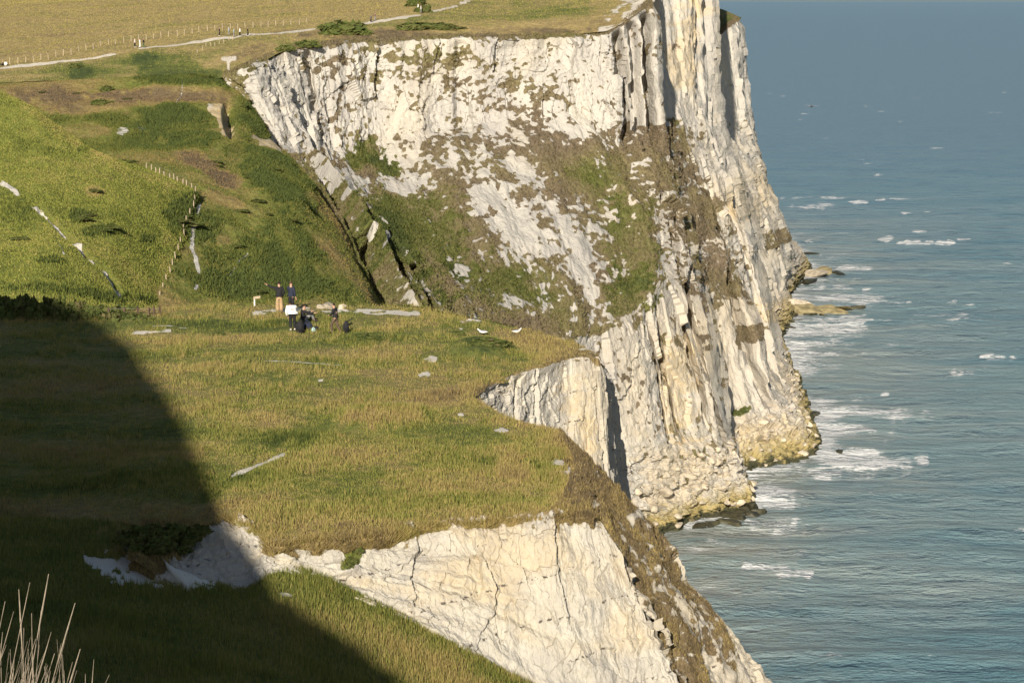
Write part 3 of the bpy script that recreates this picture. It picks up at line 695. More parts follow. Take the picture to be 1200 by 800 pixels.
terrain('near_cliff', near, M['near'], near_disp, near_mask, 'cream chalk cliff face with flint lines below the lawn', smooth=False, cat='cliff')

wtop = [(540, 466, S, LZ - .1), (558, 459, S, LZ - .05), (600, 440, S, LZ), (640, 429, S, LZ), (668, 420, S, LZ), (697, 418, S, LZ), (703, 426, 97.6), (711, 434, 104), (716, 444, 112)]
wbot = [(545, 486, 86.0), (562, 500, 86.6), (603, 530, 89.2), (646, 570, 91.8), (680, 600, 93.2), (712, 622, 94.5), (718, 620, 97.2), (728, 612, 104), (736, 604, 112)]
wdeep = deeper(wbot, -45, 0.0)
def notch_disp(g, px, py):
    U, V, u, v = g['U'], g['V'], g['u'], g['v']
    Uw = U + 0.5 * perlin(U * 0.4, V * 0.4, 3.3)
    Uw = Uw + 0.2 * fbm(U * 1.2, V * 1.0, 4.0, 2)
    d = 0.35 * perlin(Uw * 0.45, V * 0.06, 11.7)
    val, edge, tilt = cells(Uw * 0.6, V * 0.25, 3)
    v2, e2, t2 = cells(Uw * 1.6, V * 0.9, 5)
    d += 0.45 * (val - 0.5) + 0.5 * tilt + 0.16 * (v2 - 0.5) + 0.25 * t2 + 0.07 * fbm(U * 2.4, V * 2.0, 1.0, 3)
    d -= 0.8 * sstep(0.05, 0.0, np.abs(u - 2.12)) * sstep(0.0, 0.2, v) + 0.5 * sstep(0.05, 0.0, np.abs(u - 2.75)) + 0.6 * sstep(0.06, 0.0, np.abs(u - 4.85 - 0.2 * v))
    shift = np.zeros(g['P'].shape)
    shift[..., 2] = sstep(0.3, 0.0, v) * 0.12 * fbm(U * 1.0, 0.0, 3.0, 3)
    return d * (0.3 + 0.7 * sstep(0, .1, v)), shift
def notch_mask(g, px, py):
    U, V, u, v = g['U'], g['V'], g['u'], g['v']
    veg = 0.10 + 0.2 * fbm(U * 1.6, V * 1.2, 2.0, 3) + 0.3 * sstep(0.1, 0.0, v)
    veg += blobs(px, py, [(700, 420, 10, 14, 0, 0.3)])
    stain = 0.2 * sstep(0, 0.5, fbm(U * 0.3, V * 0.4, 21.0, 3)) + blobs(px, py, [(680, 490, 18, 50, -10, 0.4)])
    return veg, 0.2, stain
notch = loft([wtop, wbot, wdeep], step=1.1, su=0.25, sv=0.0, cap=220)
terrain('notch_wall', notch, M['near'], notch_disp, notch_mask, 'small white chalk wall of the cleft cut into the lawn', smooth=False, cat='cliff')

a0 = [(655, 596, 67.0), (690, 603, 66.9), (728, 650, 66.5), (747, 700, 65.8), (775, 760, 65.2), (800, 810, 64.9), (870, 960, 64)]
a1 = [(665, 565, 70.5), (704, 588, 69.6), (745, 638, 69.2), (775, 690, 68.5), (806, 742, 67.8), (836, 800, 67.2), (920, 960, 66)]
a2 = [(672, 535, 74), (720, 575, 73.2), (757, 620, 72.4), (795, 670, 71.6), (830, 716, 71), (872, 786, 70.2), (965, 950, 69)]
a3 = [(655, 502, S, LZ - .35), (733, 588, 76), (770, 634, 75), (810, 683, 74), (850, 725, 73.3), (900, 797, 72.4), (1000, 950, 71)]
a4 = [('w', atz(655, 502, LZ)[0] + .4, 82.5, -24)] + [('w', at(*c)[0] + 0.6, c[2] + 2.0, at(*c)[2] - 6) for c in a3[1:]]
a5 = [('w', c[1] + 2.5, c[2] + 2.0, -60) for c in a4]
def out_disp(g, px, py):
    P = g['P']; U, V, u, v = g['U'], g['V'], g['u'], g['v']
    d = 0.45 * fbm(U * 0.25, V * 0.4, 2.0, 4) + 0.14 * fbm(U * 1.5, V * 1.5, 8.0, 3)
    low = sstep(1.2, 3.0, u)
    d -= 1.5 * sstep(0.45, 0.0, np.abs(v - 2.45 + 0.1 * np.sin(u * 3))) * sstep(2.6, 3.6, u)
    d -= low * 0.5 * sstep(0.2, 0.0, np.abs(v - 0.35)) * (0.6 + perlin(U * 0.5, V, 3.0))
    d -= low * 0.2 * sstep(0.5, 0.0, np.abs(v - 3.0))
    val, e, t = cells(U * 0.9, V * 0.9, 4)
    rock = low * np.maximum(sstep(2.0, 2.4, v), sstep(0.3, 0.0, v))
    v3, e3, t3 = cells(U * 2.2, V * 1.6, 7)
    d += rock * (0.45 * (val - 0.5) + 0.6 * t + 0.16 * (v3 - 0.5) + 0.2 * t3 + 0.10 * fbm(U * 3, V * 3, 2.0, 3))
    d = d * np.sign(np.mean(normals(P)[..., 2][v < 2.5]))
    return (d) * sstep(0.0, 0.5, u + 0.2) * (1 - 0.5 * sstep(2.5, 3.0, v))
def out_mask(g, px, py):
    U, V, u, v = g['U'], g['V'], g['u'], g['v']
    veg = 0.76 + 0.40 * fbm(U * 0.5, V * 1.4, 2.0, 4) + 0.45 * fbm(U * 2.2, V * 2.2, 6.0, 2) * sstep(0.8, 2.0, u)
    low = sstep(1.6, 2.6, u)
    veg -= 0.85 * sstep(2.2, 3.2, u) * sstep(2.3, 2.7, v + 0.35 * fbm(U * 0.6, V * 0.6, 4.0, 3)) * (0.75 + 0.5 * fbm(U * 1.5, V * 1.5, 8.0, 2)) + 0.6 * sstep(0.9, 1.5, u) * sstep(0.28, 0.08, v) + 0.25 * low * sstep(0.5, 0.0, np.abs(v - 1.1))
    veg -= 0.35 * sstep(3.0, 4.5, u) * sstep(0.6, 0.2, np.abs(v - 1.6))
    veg -= 0.5 * blobs(px, py, [(750, 600, 10, 14, 40, 1), (700, 590, 8, 6, 30, .5)])
    hue = 0.06 + 0.25 * fbm(U * 0.5, V * 0.5, 9.0, 3)
    return veg, hue, 0.2 + 0.2 * fbm(U * .4, V * .4, 5.0, 2)
outer = loft([a0, a1, a2, a3, a4, a5], step=1.2, su=0.3, sv=0.08, vlo=(4,))
terrain('outer_slope', outer, M['near'], out_disp, out_mask, 'brown grassy slope falling off the lawn towards the sea', smooth=False, cat='slope')

# ------------------------------------------------------------------ foreground hollow and the hill the eye stands on
def hillx(i): return -46 + i * 60.0 / 11
def frow(Y, z, dz): return [('w', hillx(i), Y, z - dz * max(0, i - 6) ** 1.3) for i in range(12)]
FORE = [[(-300, 606, S, LZ - .15), (-50, 606, S, LZ - .15), (100, 609, S, LZ - .12), (160, 618, S, LZ - .15), (200, 662, 61.0), (285, 690, 61.0), (330, 660, 62.6), (400, 684, 62.4), (500, 735, 62.3), (580, 780, 62.6), (668, 830, 62.8), (745, 870, 63.4)],
        [(-300, 650, S, -17.1), (-50, 650, S, -17.1), (100, 650, S, -17.2), (180, 660, S, -17.6), (228, 698, 58.8), (285, 712, 58.6), (330, 690, 60.4), (400, 704, 60.8), (500, 752, 60.8), (580, 795, 61), (668, 850, 61.2), (745, 890, 61.5)],
        [(-300, 720, S, -17.3), (-50, 720, S, -17.3), (100, 720, S, -17.4), (180, 725, S, -17.6), (230, 735, 56.5), (285, 740, 56.8), (330, 740, 57.2), (400, 752, 57.8), (490, 785, 58.5), (570, 820, 59), (660, 870, 59), (740, 920, 59)],
        [(-300, 812, 49), (-50, 812, 49), (100, 812, 49.5), (180, 812, 50), (240, 812, 50.5), (290, 812, 51.5), (345, 815, 52.5), (410, 820, 53.5), (495, 835, 54.5), (580, 865, 55), (665, 910, 55), (745, 960, 55)],
        frow(38, -14.6, 0.7), frow(25, -10.2, 0.9), frow(12, -5.2, 1.0), frow(6, -3.1, 1.0), frow(0, -1.7, 1.0), frow(-8, -1.6, 1.0), frow(-40, -6, 1.0)]
def fore_disp(g, px, py):
    P = g['P']; x, y = P[..., 0], P[..., 1]
    d = 0.25 * fbm(x * 0.15, y * 0.15, 23.0, 3) + 0.06 * fbm(x * 0.9, y * 0.9, 3.0, 3)
    return d * sstep(0, 0.4, g['v']) * sstep(7.9, 6.5, g['v'])
def fore_mask(g, px, py):
    P = g['P']; x, y = P[..., 0], P[..., 1]
    hue = 0.66 + 0.22 * fbm(x * 0.2, y * 0.3, 33.0, 4) + blobs(px, py, [(200, 630, 70, 30, -10, -0.45), (480, 770, 140, 40, 25, -0.14)])
    chalk = blobs(px, py, [(165, 666, 66, 24, 5, 1.1), (222, 680, 44, 16, 0, 0.9), (335, 697, 10, 4, 0, 1.0), (130, 628, 12, 2, -10, 0.6)])
    veg = 1.0 - 0.72 * chalk + 0.5 * fbm(x * 0.9, y * 2.6, 3.0, 3) * np.minimum(chalk, 1)
    return veg, hue, 0.1
fore = loft(FORE, step=1.8, su=0.6, sv=0.4, cap=90, ulo=(0,), vlo=(8, 9))
terrain('foreground_hollow', fore, M['turf'], fore_disp, fore_mask, 'shaded grassy hollow below the viewpoint with bare chalk', cat='hollow')

# ridge to the left of the eye: out of view, its crest shaped to cast the edge of the big evening shadow
SHB = [((445, 800), 53.0, 48), ((375, 735), None, 51), ((300, 680), None, 54), ((252, 600), None, 60), ((225, 520), None, 70), ((190, 460), None, 80),
       ((150, 405), None, 92), ((120, 380), None, 96), ((66, 350), 112.0, 104), ((40, 326), 113.0, 104), ((-60, 322), 114.0, 104), ((-400, 322), 116.0, 104)]
crest = []
for (p, Y, tt) in SHB:
    q = np.array(at(p[0], p[1], Y) if Y else atz(p[0], p[1], LZ - (0.5 if p[1] > 640 else 0)))
    crest.append(q + SUN_DIR / math.cos(el) * tt)
crest = np.array(crest)
first = crest[0] + np.array([3.0, -14.0, -6.0])
crest = np.vstack([first, crest])
nx, ny = 260, 240
hx, hy = np.meshgrid(np.linspace(-150, 0, nx), np.linspace(-110, 75, ny))
def ridge_z(x, y):
    best = np.full(x.shape, -1e9)
    for a, b in zip(crest[:-1], crest[1:]):
        n = max(2, int(np.hypot(*(b - a)[:2]) / 1.0))
        for t in np.linspace(0, 1, n, endpoint=False):
            c = a + (b - a) * t
            d = np.hypot(x - c[0], y - c[1])
            best = np.maximum(best, c[2] - 1.7 * (np.sqrt(d * d + 0.8) - 0.9))
    return best
hz = np.maximum(ridge_z(hx, hy) + 0.25 * fbm(hx * 0.15, hy * 0.15, 3.0, 3) * 0.6, -30)
back = sstep(0, 60, -(hx + 45)) 
hill = dict(P=np.stack([hx, hy, hz], -1), U=hx, V=hy, u=hx, v=hy)
terrain('shading_hill', hill, M['turf'], None, lambda g, px, py: (1.0, 0.5 + 0.2 * fbm(hx * 0.1, hy * 0.1, 4.0, 4), 0.0), 'steep grassy hill out of view beside the viewpoint, shaped to cast the evening shadow', cat='hill', floor=-21)

# ------------------------------------------------------------------ the sea
rows_y = np.concatenate([np.linspace(900, 420, 90, endpoint=False), np.linspace(420, 60, 260, endpoint=False), np.linspace(60, 2.2, 70)])
Ys = np.array([atz(600, y, SEA_Z)[1] for y in rows_y])
Ys = np.concatenate([Ys, [90000.0, 160000.0]])
cs = np.concatenate([np.linspace(-0.35, 0.03, 40, endpoint=False), np.linspace(0.03, 0.27, 330, endpoint=False), np.linspace(0.27, 0.6, 60)])
sx = Ys[:, None] * cs[None, :]; sy = np.repeat(Ys[:, None], len(cs), 1)
amp = sstep(2500, 500, sy)
swell = 0.8 * perlin(sx * 0.024, sy * 0.06, 1.0) + 0.65 * perlin(sx * 0.05 + 9, sy * 0.13, 4.0) + 0.30 * perlin(sx * 0.15, sy * 0.3, 7.0) + 0.07 * perlin(sx * 0.5, sy * 0.7, 9.0)
szz = SEA_Z + amp * swell
dmin = np.full(sx.shape, 1e9)
for a, b in zip(SHORE[:-1], SHORE[1:]):
    d = b - a
    t = np.clip(((sx - a[0]) * d[0] + (sy - a[1]) * d[1]) / (d @ d), 0, 1)
    dmin = np.minimum(dmin, np.hypot(sx - a[0] - t * d[0], sy - a[1] - t * d[1]))
spx, spy = proj(np.stack([sx, sy, szz], -1))
wob = fbm(sx * 0.035, sy * 0.06, 2.0, 4)
foam = 0.95 * np.exp(-np.maximum(dmin - 1.0, 0) / (7.0 + 6.0 * wob)) * (0.75 + 0.6 * wob)
surf = blobs(spx, spy, [(980, 498, 60, 46, 0, 0.42), (1010, 545, 70, 20, -8, 0.30), (950, 235, 40, 7, 0, 0.35), (1000, 350, 40, 20, 0, 0.28), (960, 395, 60, 16, 0, 0.22), (1000, 315, 26, 9, 0, 0.35),
                        (900, 600, 50, 30, 0, 0.32), (1010, 487, 90, 12, 0, 0.2), (960, 385, 50, 8, -8, 0.3), (990, 375, 60, 4, 0, 0.2), (840, 625, 40, 10, 0, 0.2)])
foam = foam + 2.6 * surf * (0.5 + 1.3 * wob)
ridge = sstep(0.16, 0.0, np.abs(fbm(sx * 0.03 + 5, sy * 0.085, 6.0, 3))) * sstep(300, 30, dmin) * 0.3
foam += ridge * sstep(0.0, 0.5, wob + 0.1) * sstep(140, 20, dmin)
CAPS = [(1040, 280, 12, 5.0, 0, 2.2), (1080, 285, 42, 2.6, 1, 2.0), (1120, 281, 24, 1.2, 0, 1.0), (1075, 271, 8, 2, 0, 0.7), (1010, 237, 12, 2.5, 0, 0.9), (1045, 234, 26, 1.6, 0, 0.55), (1060, 250, 9, 1.6, 0, 0.6), (965, 222, 5, 1.5, 0, 0.6),
        (1165, 419, 20, 3.4, 3, 1.6), (1125, 437, 20, 3.0, 0, 1.6), (1190, 422, 20, 2, 0, 0.5), (905, 668, 44, 6, 8, 1.3), (880, 665, 16, 5, 0, 1.0), (935, 646, 12, 2, 0, 0.6), (1080, 540, 9, 5, 30, 0.7), (1130, 490, 18, 2, 0, 0.5), (1118, 352, 5, 1.5, 0, 0.6),
        (1180, 309, 6, 1.5, 0, 0.5), (1115, 355, 8, 1.6, 0, 0.5), (1066, 354, 5, 1.5, 0, 0.6), (953, 283, 10, 2.5, 0, 0.8), (945, 295, 8, 2, 0, 0.6), (1030, 355, 40, 2, 0, 0.4), (1195, 620, 14, 2, 5, 0.5), (1100, 372, 60, 5, 0, 0.35),
        (1185, 275, 18, 1.5, 0, 0.5), (1030, 205, 10, 1.3, 0, 0.5), (945, 243, 30, 2.2, 0, 0.5), (1010, 290, 30, 1.5, 0, 0.4), (980, 415, 40, 2.5, 0, 0.4), (1060, 405, 30, 2, 0, 0.3), (1150, 330, 30, 1.5, 0, 0.3)]
chop = 0.35 + 1.5 * sstep(-0.15, 0.45, fbm(sx * 0.11, sy * 0.6, 3.0, 4))
caps = blobs(spx, spy, CAPS) * chop
foam += 0.75 * sstep(0.42, 0.72, swell) * sstep(1400, 500, sy) * sstep(0.7, 1.4, chop)
foam += caps
for k in range(80):
    y = 100 + 600 * random.random() ** 1.4; x = 900 + 320 * random.random()
    foam += chop * blobs(spx, spy, [(x, y, 4 + 12 * random.random(), 0.6 + y / 900.0, 0, 0.4)])
szz = szz + 0.3 * np.clip(caps, 0, 1) * amp
silt = np.exp(-dmin / 60.0) * 1.0 + 0.25 * blobs(spx, spy, [(860, 650, 90, 50, 0, 1.0), (1080, 570, 60, 14, 0, 0.8), (1100, 700, 120, 30, 0, 0.6)])
t = NT('sea_water')
fine = t.math('ADD', t.math('MULTIPLY', t.noise(0.45, 6, 0.75, (0.4, 1.0, 1.0), 0.8), 0.6), t.math('MULTIPLY', t.noise(2.2, 4, 0.7, (0.4, 1.0, 1.0)), 0.4))
fo = t.math('MULTIPLY', t.attr('foam'), t.ramp(fine, 0.36, 0.64, 0.0, 1.8))
fm = t.ramp(fo, 0.28, 0.9)
broad = t.ramp(t.noise(0.022, 6, 0.68, (0.45, 1.6, 1.0)), 0.36, 0.66)
wc = t.mix(broad, (0.072, 0.165, 0.20), (0.155, 0.25, 0.265))
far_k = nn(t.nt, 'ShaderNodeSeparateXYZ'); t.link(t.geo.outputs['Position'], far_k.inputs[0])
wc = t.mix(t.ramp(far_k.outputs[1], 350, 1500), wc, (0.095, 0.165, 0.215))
wc = t.mix(t.math('MULTIPLY', t.attr('silt'), t.ramp(t.noise(0.05, 4, 0.6, (0.5, 1.5, 1)), 0.3, 0.7, 0.3, 1.0)), wc, (0.27, 0.285, 0.26))
t.link(t.mix(fm, wc, (0.62, 0.63, 0.63)), t.b.inputs['Base Color'])
t.b.inputs['IOR'].default_value = 1.33
rr = t.ramp(fm, 0.0, 1.0, 0.3, 0.85); t.link(rr, t.b.inputs['Roughness'])
hgt = t.math('ADD', t.math('MULTIPLY', t.noise(0.22, 4, 0.6, (0.45, 1.0, 1.0)), 1.0), t.math('MULTIPLY', t.noise(1.1, 4, 0.65, (0.5, 1.0, 1.0)), 0.28))
t.bump(hgt, 3.2, 1.0)
M['sea'] = t.m
nr, nc = sx.shape
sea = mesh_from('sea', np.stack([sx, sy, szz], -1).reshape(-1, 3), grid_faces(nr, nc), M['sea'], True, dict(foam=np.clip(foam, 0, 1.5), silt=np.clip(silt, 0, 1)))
tag(sea, 'choppy blue green sea with white foam and breakers', 'sea', kind='structure')

# ------------------------------------------------------------------ placing helpers
def ground(g, px, py):
    i = np.argmin((g['px'] - px) ** 2 + (g['py'] - py) ** 2)
    return g['P'].reshape(-1, 3)[i].copy()

def scatter(g, n, w):
    """n random points on a grid surface, density by weight times area"""
    P = g['P']
    a = np.linalg.norm(np.cross(P[1:, :-1] - P[:-1, :-1], P[:-1, 1:] - P[:-1, :-1]), axis=2)
    pr = (a * np.clip(w[:-1, :-1], 0, None)).ravel()
    pr = pr / pr.sum()
    idx = rng.choice(len(pr), n, p=pr)
    nu = P.shape[1] - 1
    i, j = idx // nu, idx % nu
    s, t_ = rng.random(n)[:, None], rng.random(n)[:, None]
    q = (P[i, j] * (1 - s) + P[i + 1, j] * s) * (1 - t_) + (P[i, j + 1] * (1 - s) + P[i + 1, j + 1] * s) * t_
    return q, g['hue'][i, j], g['px'][i, j], g['py'][i, j]

def blades(name, q, hue, h, w, label, mat, lean=0.35, jit=0.12, cat='grass'):
    n = len(q)
    yaw = rng.random(n) * math.pi * 2
    h = h * (0.55 + 0.9 * rng.random(n)); w = w * (0.6 + 0.8 * rng.random(n))
    la = rng.random(n) * math.pi * 2; lm = h * lean * rng.random(n)
    side = np.stack([np.cos(yaw) * w / 2, np.sin(yaw) * w / 2, np.zeros(n)], -1)
    tip = q + np.stack([np.cos(la) * lm, np.sin(la) * lm, h], -1)
    base = q - np.array([0, 0, 0.02])
    V = np.stack([base - side, base + side, tip], 1).reshape(-1, 3)
    F = np.arange(3 * n, dtype=np.int32).reshape(-1, 3)
    hh = np.clip(hue + jit * rng.standard_normal(n), 0, 1)
    o = mesh_from(name, V, F, mat, True, dict(hue=np.repeat(hh, 3)))
    tag(o, label, cat, kind='stuff')
    return o

inview = lambda g: ((g['px'] > -60) & (g['px'] < 1260) & (g['py'] > -40) & (g['py'] < 850)).astype(float)
# short turf on the terrace
w = inview(lawn) * (lawn['v'] < 9.05) * (lawn['veg'] > 0.6) * (0.35 + sstep(380, 620, lawn['py']))
q, hu, qx, qy = scatter(lawn, 330000, w)
tall = (0.6 + 0.9 * sstep(-0.2, 0.5, fbm(q[:, 0] * 1.6, q[:, 1] * 1.6, 14.0, 2))) * 0.06 + 0.08 * sstep(-0.1, 0.5, fbm(q[:, 0] * 0.22, q[:, 1] * 0.35, 4.0, 3)) + 0.18 * blobs(qx, qy, [(455, 490, 60, 14, 0, 0.6), (600, 545, 20, 18, 30, 0.6), (500, 600, 240, 14, 0, 0.2), (330, 545, 40, 14, -25, 0.6), (660, 540, 40, 40, 40, 0.6)])
blades('terrace_grass', q, hu, tall, 0.030, 'short golden green grass covering the terrace', M['grass'])
tz = fbm(lawn['P'][..., 0] * 0.35, lawn['P'][..., 1] * 0.35, 24.0, 3)
w = inview(lawn) * (lawn['v'] < 9.0) * (lawn['veg'] > 0.7) * sstep(0.0, 0.5, tz + 0.1)
c_, hc_, cx_, cy_ = scatter(lawn, 4200, w)
q = np.repeat(c_, 16, 0); q[:, :2] += rng.standard_normal((len(q), 2)) * 0.10
blades('tussock_grass', q, np.repeat(hc_ - 0.05 + 0.12 * rng.standard_normal(len(hc_)), 16), 0.22, 0.024, 'straw coloured tussocks dotted over the terrace', M['grass'], lean=0.7)
w = ((lawn['v'] > 8.92) & (lawn['v'] < 9.5) & (lawn['px'] > 255)).astype(float)
q, hu, qx, qy = scatter(lawn, 16000, w)
blades('rim_grass', q, hu - 0.05, 0.20, 0.03, 'ragged brown grass hanging over the rim of the near chalk face', M['grass'], lean=1.6)
w = inview(fore) * (fore['veg'] > 0.55)
q, hu, qx, qy = scatter(fore, 120000, w)
blades('hollow_grass', q, hu, 0.14 + 0.12 * sstep(0, 0.5, fbm(q[:, 0] * 0.4, q[:, 1] * 0.5, 4.0, 3)), 0.022, 'rough green grass in the shaded hollow', M['grass'])
w = inview(outer) * sstep(0.5, 0.7, outer['veg']) * (outer['v'] < 4)
q, hu, qx, qy = scatter(outer, 60000, w)
blades('slope_grass', q, hu, 0.10, 0.03, 'brown tufted grass on the outer slope', M['grass'], lean=0.6)
w = inview(near) * sstep(0.5, 0.7, near['veg'])
q, hu, qx, qy = scatter(near, 9000, w)
blades('face_grass', q, hu, 0.13, 0.03, 'dry tufts along the rim of the near chalk face', M['grass'], lean=0.9)
# scrub on the far slopes
w = inview(far) * sstep(0.55, 0.8, far['veg'])
q, hu, qx, qy = scatter(far, 130000, w)
blades('cliff_scrub', q, hu - 0.02, 0.32, 0.34, 'low brown and green scrub growing on the chalk slope', M['scrub'], lean=1.0, cat='scrub')
w = inview(val) * (val['veg'] > 0.6) * (0.3 + sstep(0.6, 0.9, val['hue']))
q, hu, qx, qy = scatter(val, 170000, w)
blades('valley_scrub', q, hu, 0.15 + 0.20 * sstep(0.6, 0.95, hu), 0.19, 'dense low scrub and rough grass on the valley slope', M['vscrub'], lean=0.9, cat='scrub')
w = inview(spur) * (spur['veg'] > 0.6)
q, hu, qx, qy = scatter(spur, 180000, w)
blades('hillside_grass', q, hu, 0.12 + 0.20 * sstep(0.65, 0.95, hu), 0.14, 'short bright grass on the green hillside', M['hillgrass'], lean=0.6)
w = inview(field) * (field['veg'] > 0.6)
q, hu, qx, qy = scatter(field, 200000, w)
blades('field_grass', q, hu, 0.17, 0.13, 'long dry golden grass in the clifftop field', M['hillgrass'], lean=0.6)

# ------------------------------------------------------------------ bushes
def foliage_mesh(seed, n=900):
    r = np.random.default_rng(seed)
    d = r.standard_normal((n, 3)); d /= np.linalg.norm(d, axis=1, keepdims=True)
    d[:, 2] = np.abs(d[:, 2])
    lump = 0.78 + 0.5 * fbm(d[:, 0] * 1.6 + seed, d[:, 1] * 1.6, d[:, 2] * 1.6, 3)
    rad = lump * (0.55 + 0.45 * r.random(n) ** 0.4)
    c = d * rad[:, None]; c[:, 2] *= 0.85
    a = r.standard_normal((n, 3)); a /= np.linalg.norm(a, axis=1, keepdims=True)
    b = np.cross(a, d + 0.4 * r.standard_normal((n, 3))); b /= np.maximum(np.linalg.norm(b, axis=1, keepdims=True), 1e-6)
    sz = (0.10 + 0.09 * r.random(n))[:, None]
    V = np.stack([c - a * sz, c + b * sz * 0.7, c + a * sz, c - b * sz * 0.7], 1).reshape(-1, 3)
    hue = np.repeat(np.clip(0.5 + 0.35 * fbm(d[:, 0] * 2, d[:, 1] * 2, d[:, 2] * 2, 2) + 0.15 * r.standard_normal(n), 0, 1), 4)
    return mesh_from('foliage', V, np.arange(4 * n).reshape(-1, 4), M['bush'], True, dict(hue=hue), link=False)

def stem_mesh(seed):
    r = random.Random(seed); bm = bmesh.new()
    for k in range(7):
        a = r.random() * 6.28; e = Vector((math.cos(a) * 0.5, math.sin(a) * 0.5, 0.35 + 0.3 * r.random()))
        p = Vector((0, 0, -0.15)); ring = []
        for i in range(4):
            c = p.lerp(e, i / 3); rr = 0.045 * (1 - i / 4)
            ring.append([bm.verts.new(c + Vector((math.cos(j * 2.09) * rr, math.sin(j * 2.09) * rr, 0))) for j in range(3)])
        for i in range(3):
            for j in range(3): bm.faces.new((ring[i][j], ring[i][(j + 1) % 3], ring[i + 1][(j + 1) % 3], ring[i + 1][j]))
    me = bpy.data.meshes.new('stem'); bm.to_mesh(me); bm.free(); me.materials.append(M['twig'])
    return me
FOL = [foliage_mesh(k) for k in range(5)]
STM = [stem_mesh(k) for k in range(3)]
nb = [0]
def bush(p, sx_, sy_, sz_, label, group=None, name='bush', cat='bush'):
    k = nb[0]; nb[0] += 1
    r = bpy.data.objects.new(name, None); col.objects.link(r)
    r.location = (p[0], p[1], p[2] - 0.06 * sz_); r.scale = (sx_, sy_, sz_)
    r.rotation_euler = (0, 0, (k * 2.4) % 6.28) if abs(sx_ - sy_) < 0.3 * sx_ else (0, 0, 0.2 * math.sin(k))
    r.empty_display_size = 0.2
    for nm, me in (('foliage', FOL[k % 5]), ('stem', STM[k % 3])):
        o = bpy.data.objects.new(nm, me); col.objects.link(o); o.parent = r
    return tag(r, label, cat, group)

bush(ground(field, 405, 40), 6.2, 3.0, 3.6, 'wide dark bush beside the clifftop path above the cliff rim')
bush(ground(field, 490, 35), 5.0, 2.4, 2.0, 'low dark green bush on the clifftop grass between path and rim')
bush(ground(field, 514, 36), 5.0, 2.2, 1.6, 'flat brownish bush on the clifftop grass next to the low green bush')
bush(ground(field, 487, 8), 2.8, 2.0, 3.2, 'dark bush touching the far end of the clifftop path')
bush(ground(field, 496, 16), 2.2, 1.6, 2.0, 'small dark bush at the bend of the clifftop path')
bush(ground(field, 362, 57), 3.0, 1.6, 1.6, 'dull green bush hugging the left end of the cliff rim', )
bush(ground(field, 335, 61), 2.2, 1.4, 1.3, 'little dull green bush at the very corner of the cliff rim')
bush(ground(val, 126, 104), 1.6, 1.2, 1.2, 'round brown bush alone on the yellow slope below the fence')
bush(ground(val, 119, 123), 2.2, 1.4, 1.2, 'dark brown bush on the red brown band of the valley slope')
bush(ground(field, 88, 80), 1.4, 1.0, 0.9, 'small dark bush just below the field fence')
vb = [(50, 108), (93, 108), (150, 118), (250, 190), (255, 196), (190, 168), (165, 172), (200, 155), (230, 158), (215, 165), (235, 150), (318, 205), (335, 200), (300, 190), (290, 215), (330, 225), (350, 240), (300, 240),
      (312, 255), (340, 262), (280, 250), (275, 290), (320, 312), (345, 336), (300, 344), (285, 125), (300, 110), (180, 84), (200, 88), (225, 86), (245, 92)]
for (x, y) in vb:
    s_ = 0.6 + 0.7 * random.random()
    bush(ground(val, x, y), s_ * 1.4, s_ * 1.1, s_ * 0.30, 'dark scrub bush among the dense scrub of the valley slope', 'scrub bushes on the valley slope')
for (x, y) in [(212, 250), (204, 258), (220, 262), (92, 254), (118, 270), (130, 268), (100, 250), (110, 222), (150, 190), (55, 308), (24, 282)]:
    s_ = 0.5 + 0.7 * random.random() * (2 if x > 200 else 1)
    bush(ground(val if x > 200 else spur, x, y), s_ * 1.6, s_, s_ * 0.4, 'dark low bush dotted on the bright green hillside', 'bushes on the green hillside')
# hedge along the back of the terrace, left
for k in range(26):
    x = -30 + k * 7.6
    p = np.array(at(x, 366 - 0.05 * x + 4 * math.sin(k * 2.1), 109.5 + 1.5 * math.sin(k * 1.7)))
    p[2] = LZ - 0.3
    hgt_ = 2.3 - 0.0085 * max(x, 0) + 0.3 * math.sin(k * 3.3)
    bush(p, 1.0 + 0.3 * random.random(), 0.9, max(hgt_ * 0.75, 0.5), 'brown green bush in the scrub bank along the back of the terrace', 'scrub bank behind the terrace')
for (x, y, a, c, d, lab) in [(570, 412, 0.78, 0.7, 0.42, 'dark green grassy mound on the lawn near the two gulls'), (588, 410, 0.5, 0.5, 0.3, 'smaller dark green tuft touching the grassy mound by the gulls'),
                          (435, 402, 0.75, 0.5, 0.28, 'low green mound of grass on the lawn beyond the striding visitor'), (535, 389, 0.45, 0.4, 0.25, 'little green tuft beside the pale trodden spot on the lawn'),
                          (256, 390, 0.4, 0.35, 0.22, 'small lone green plant on the lawn left of the visitors')]:
    o = bush(ground(lawn, x, y), a * 1.3, c, d, lab, name='grass_mound', cat='plant')
# dark scrub above the shaded chalk
for (x, y, k) in [(150, 628, 0.8), (170, 622, 1.0), (190, 632, 0.9), (205, 622, 1.0), (222, 628, 0.7), (235, 618, 0.6), (185, 640, 0.7), (160, 640, 0.6), (215, 640, 0.5)]:
    p = np.array(at(x, y, 63.6 - (y - 618) * 0.06)); p[2] -= 0.15
    bush(p, 0.75 * k, 0.6 * k, 0.55 * k, 'dark brown scrub on the shaded bank above the bare chalk', 'shaded scrub above the bare chalk')
for (x, y) in [(405, 642), (414, 655), (420, 646), (410, 662)]:
    p = ground(near, x, y)
    bush(p, 0.24, 0.22, 0.24, 'green tuft hanging in a crease of the near chalk face', 'tufts on the near chalk face')

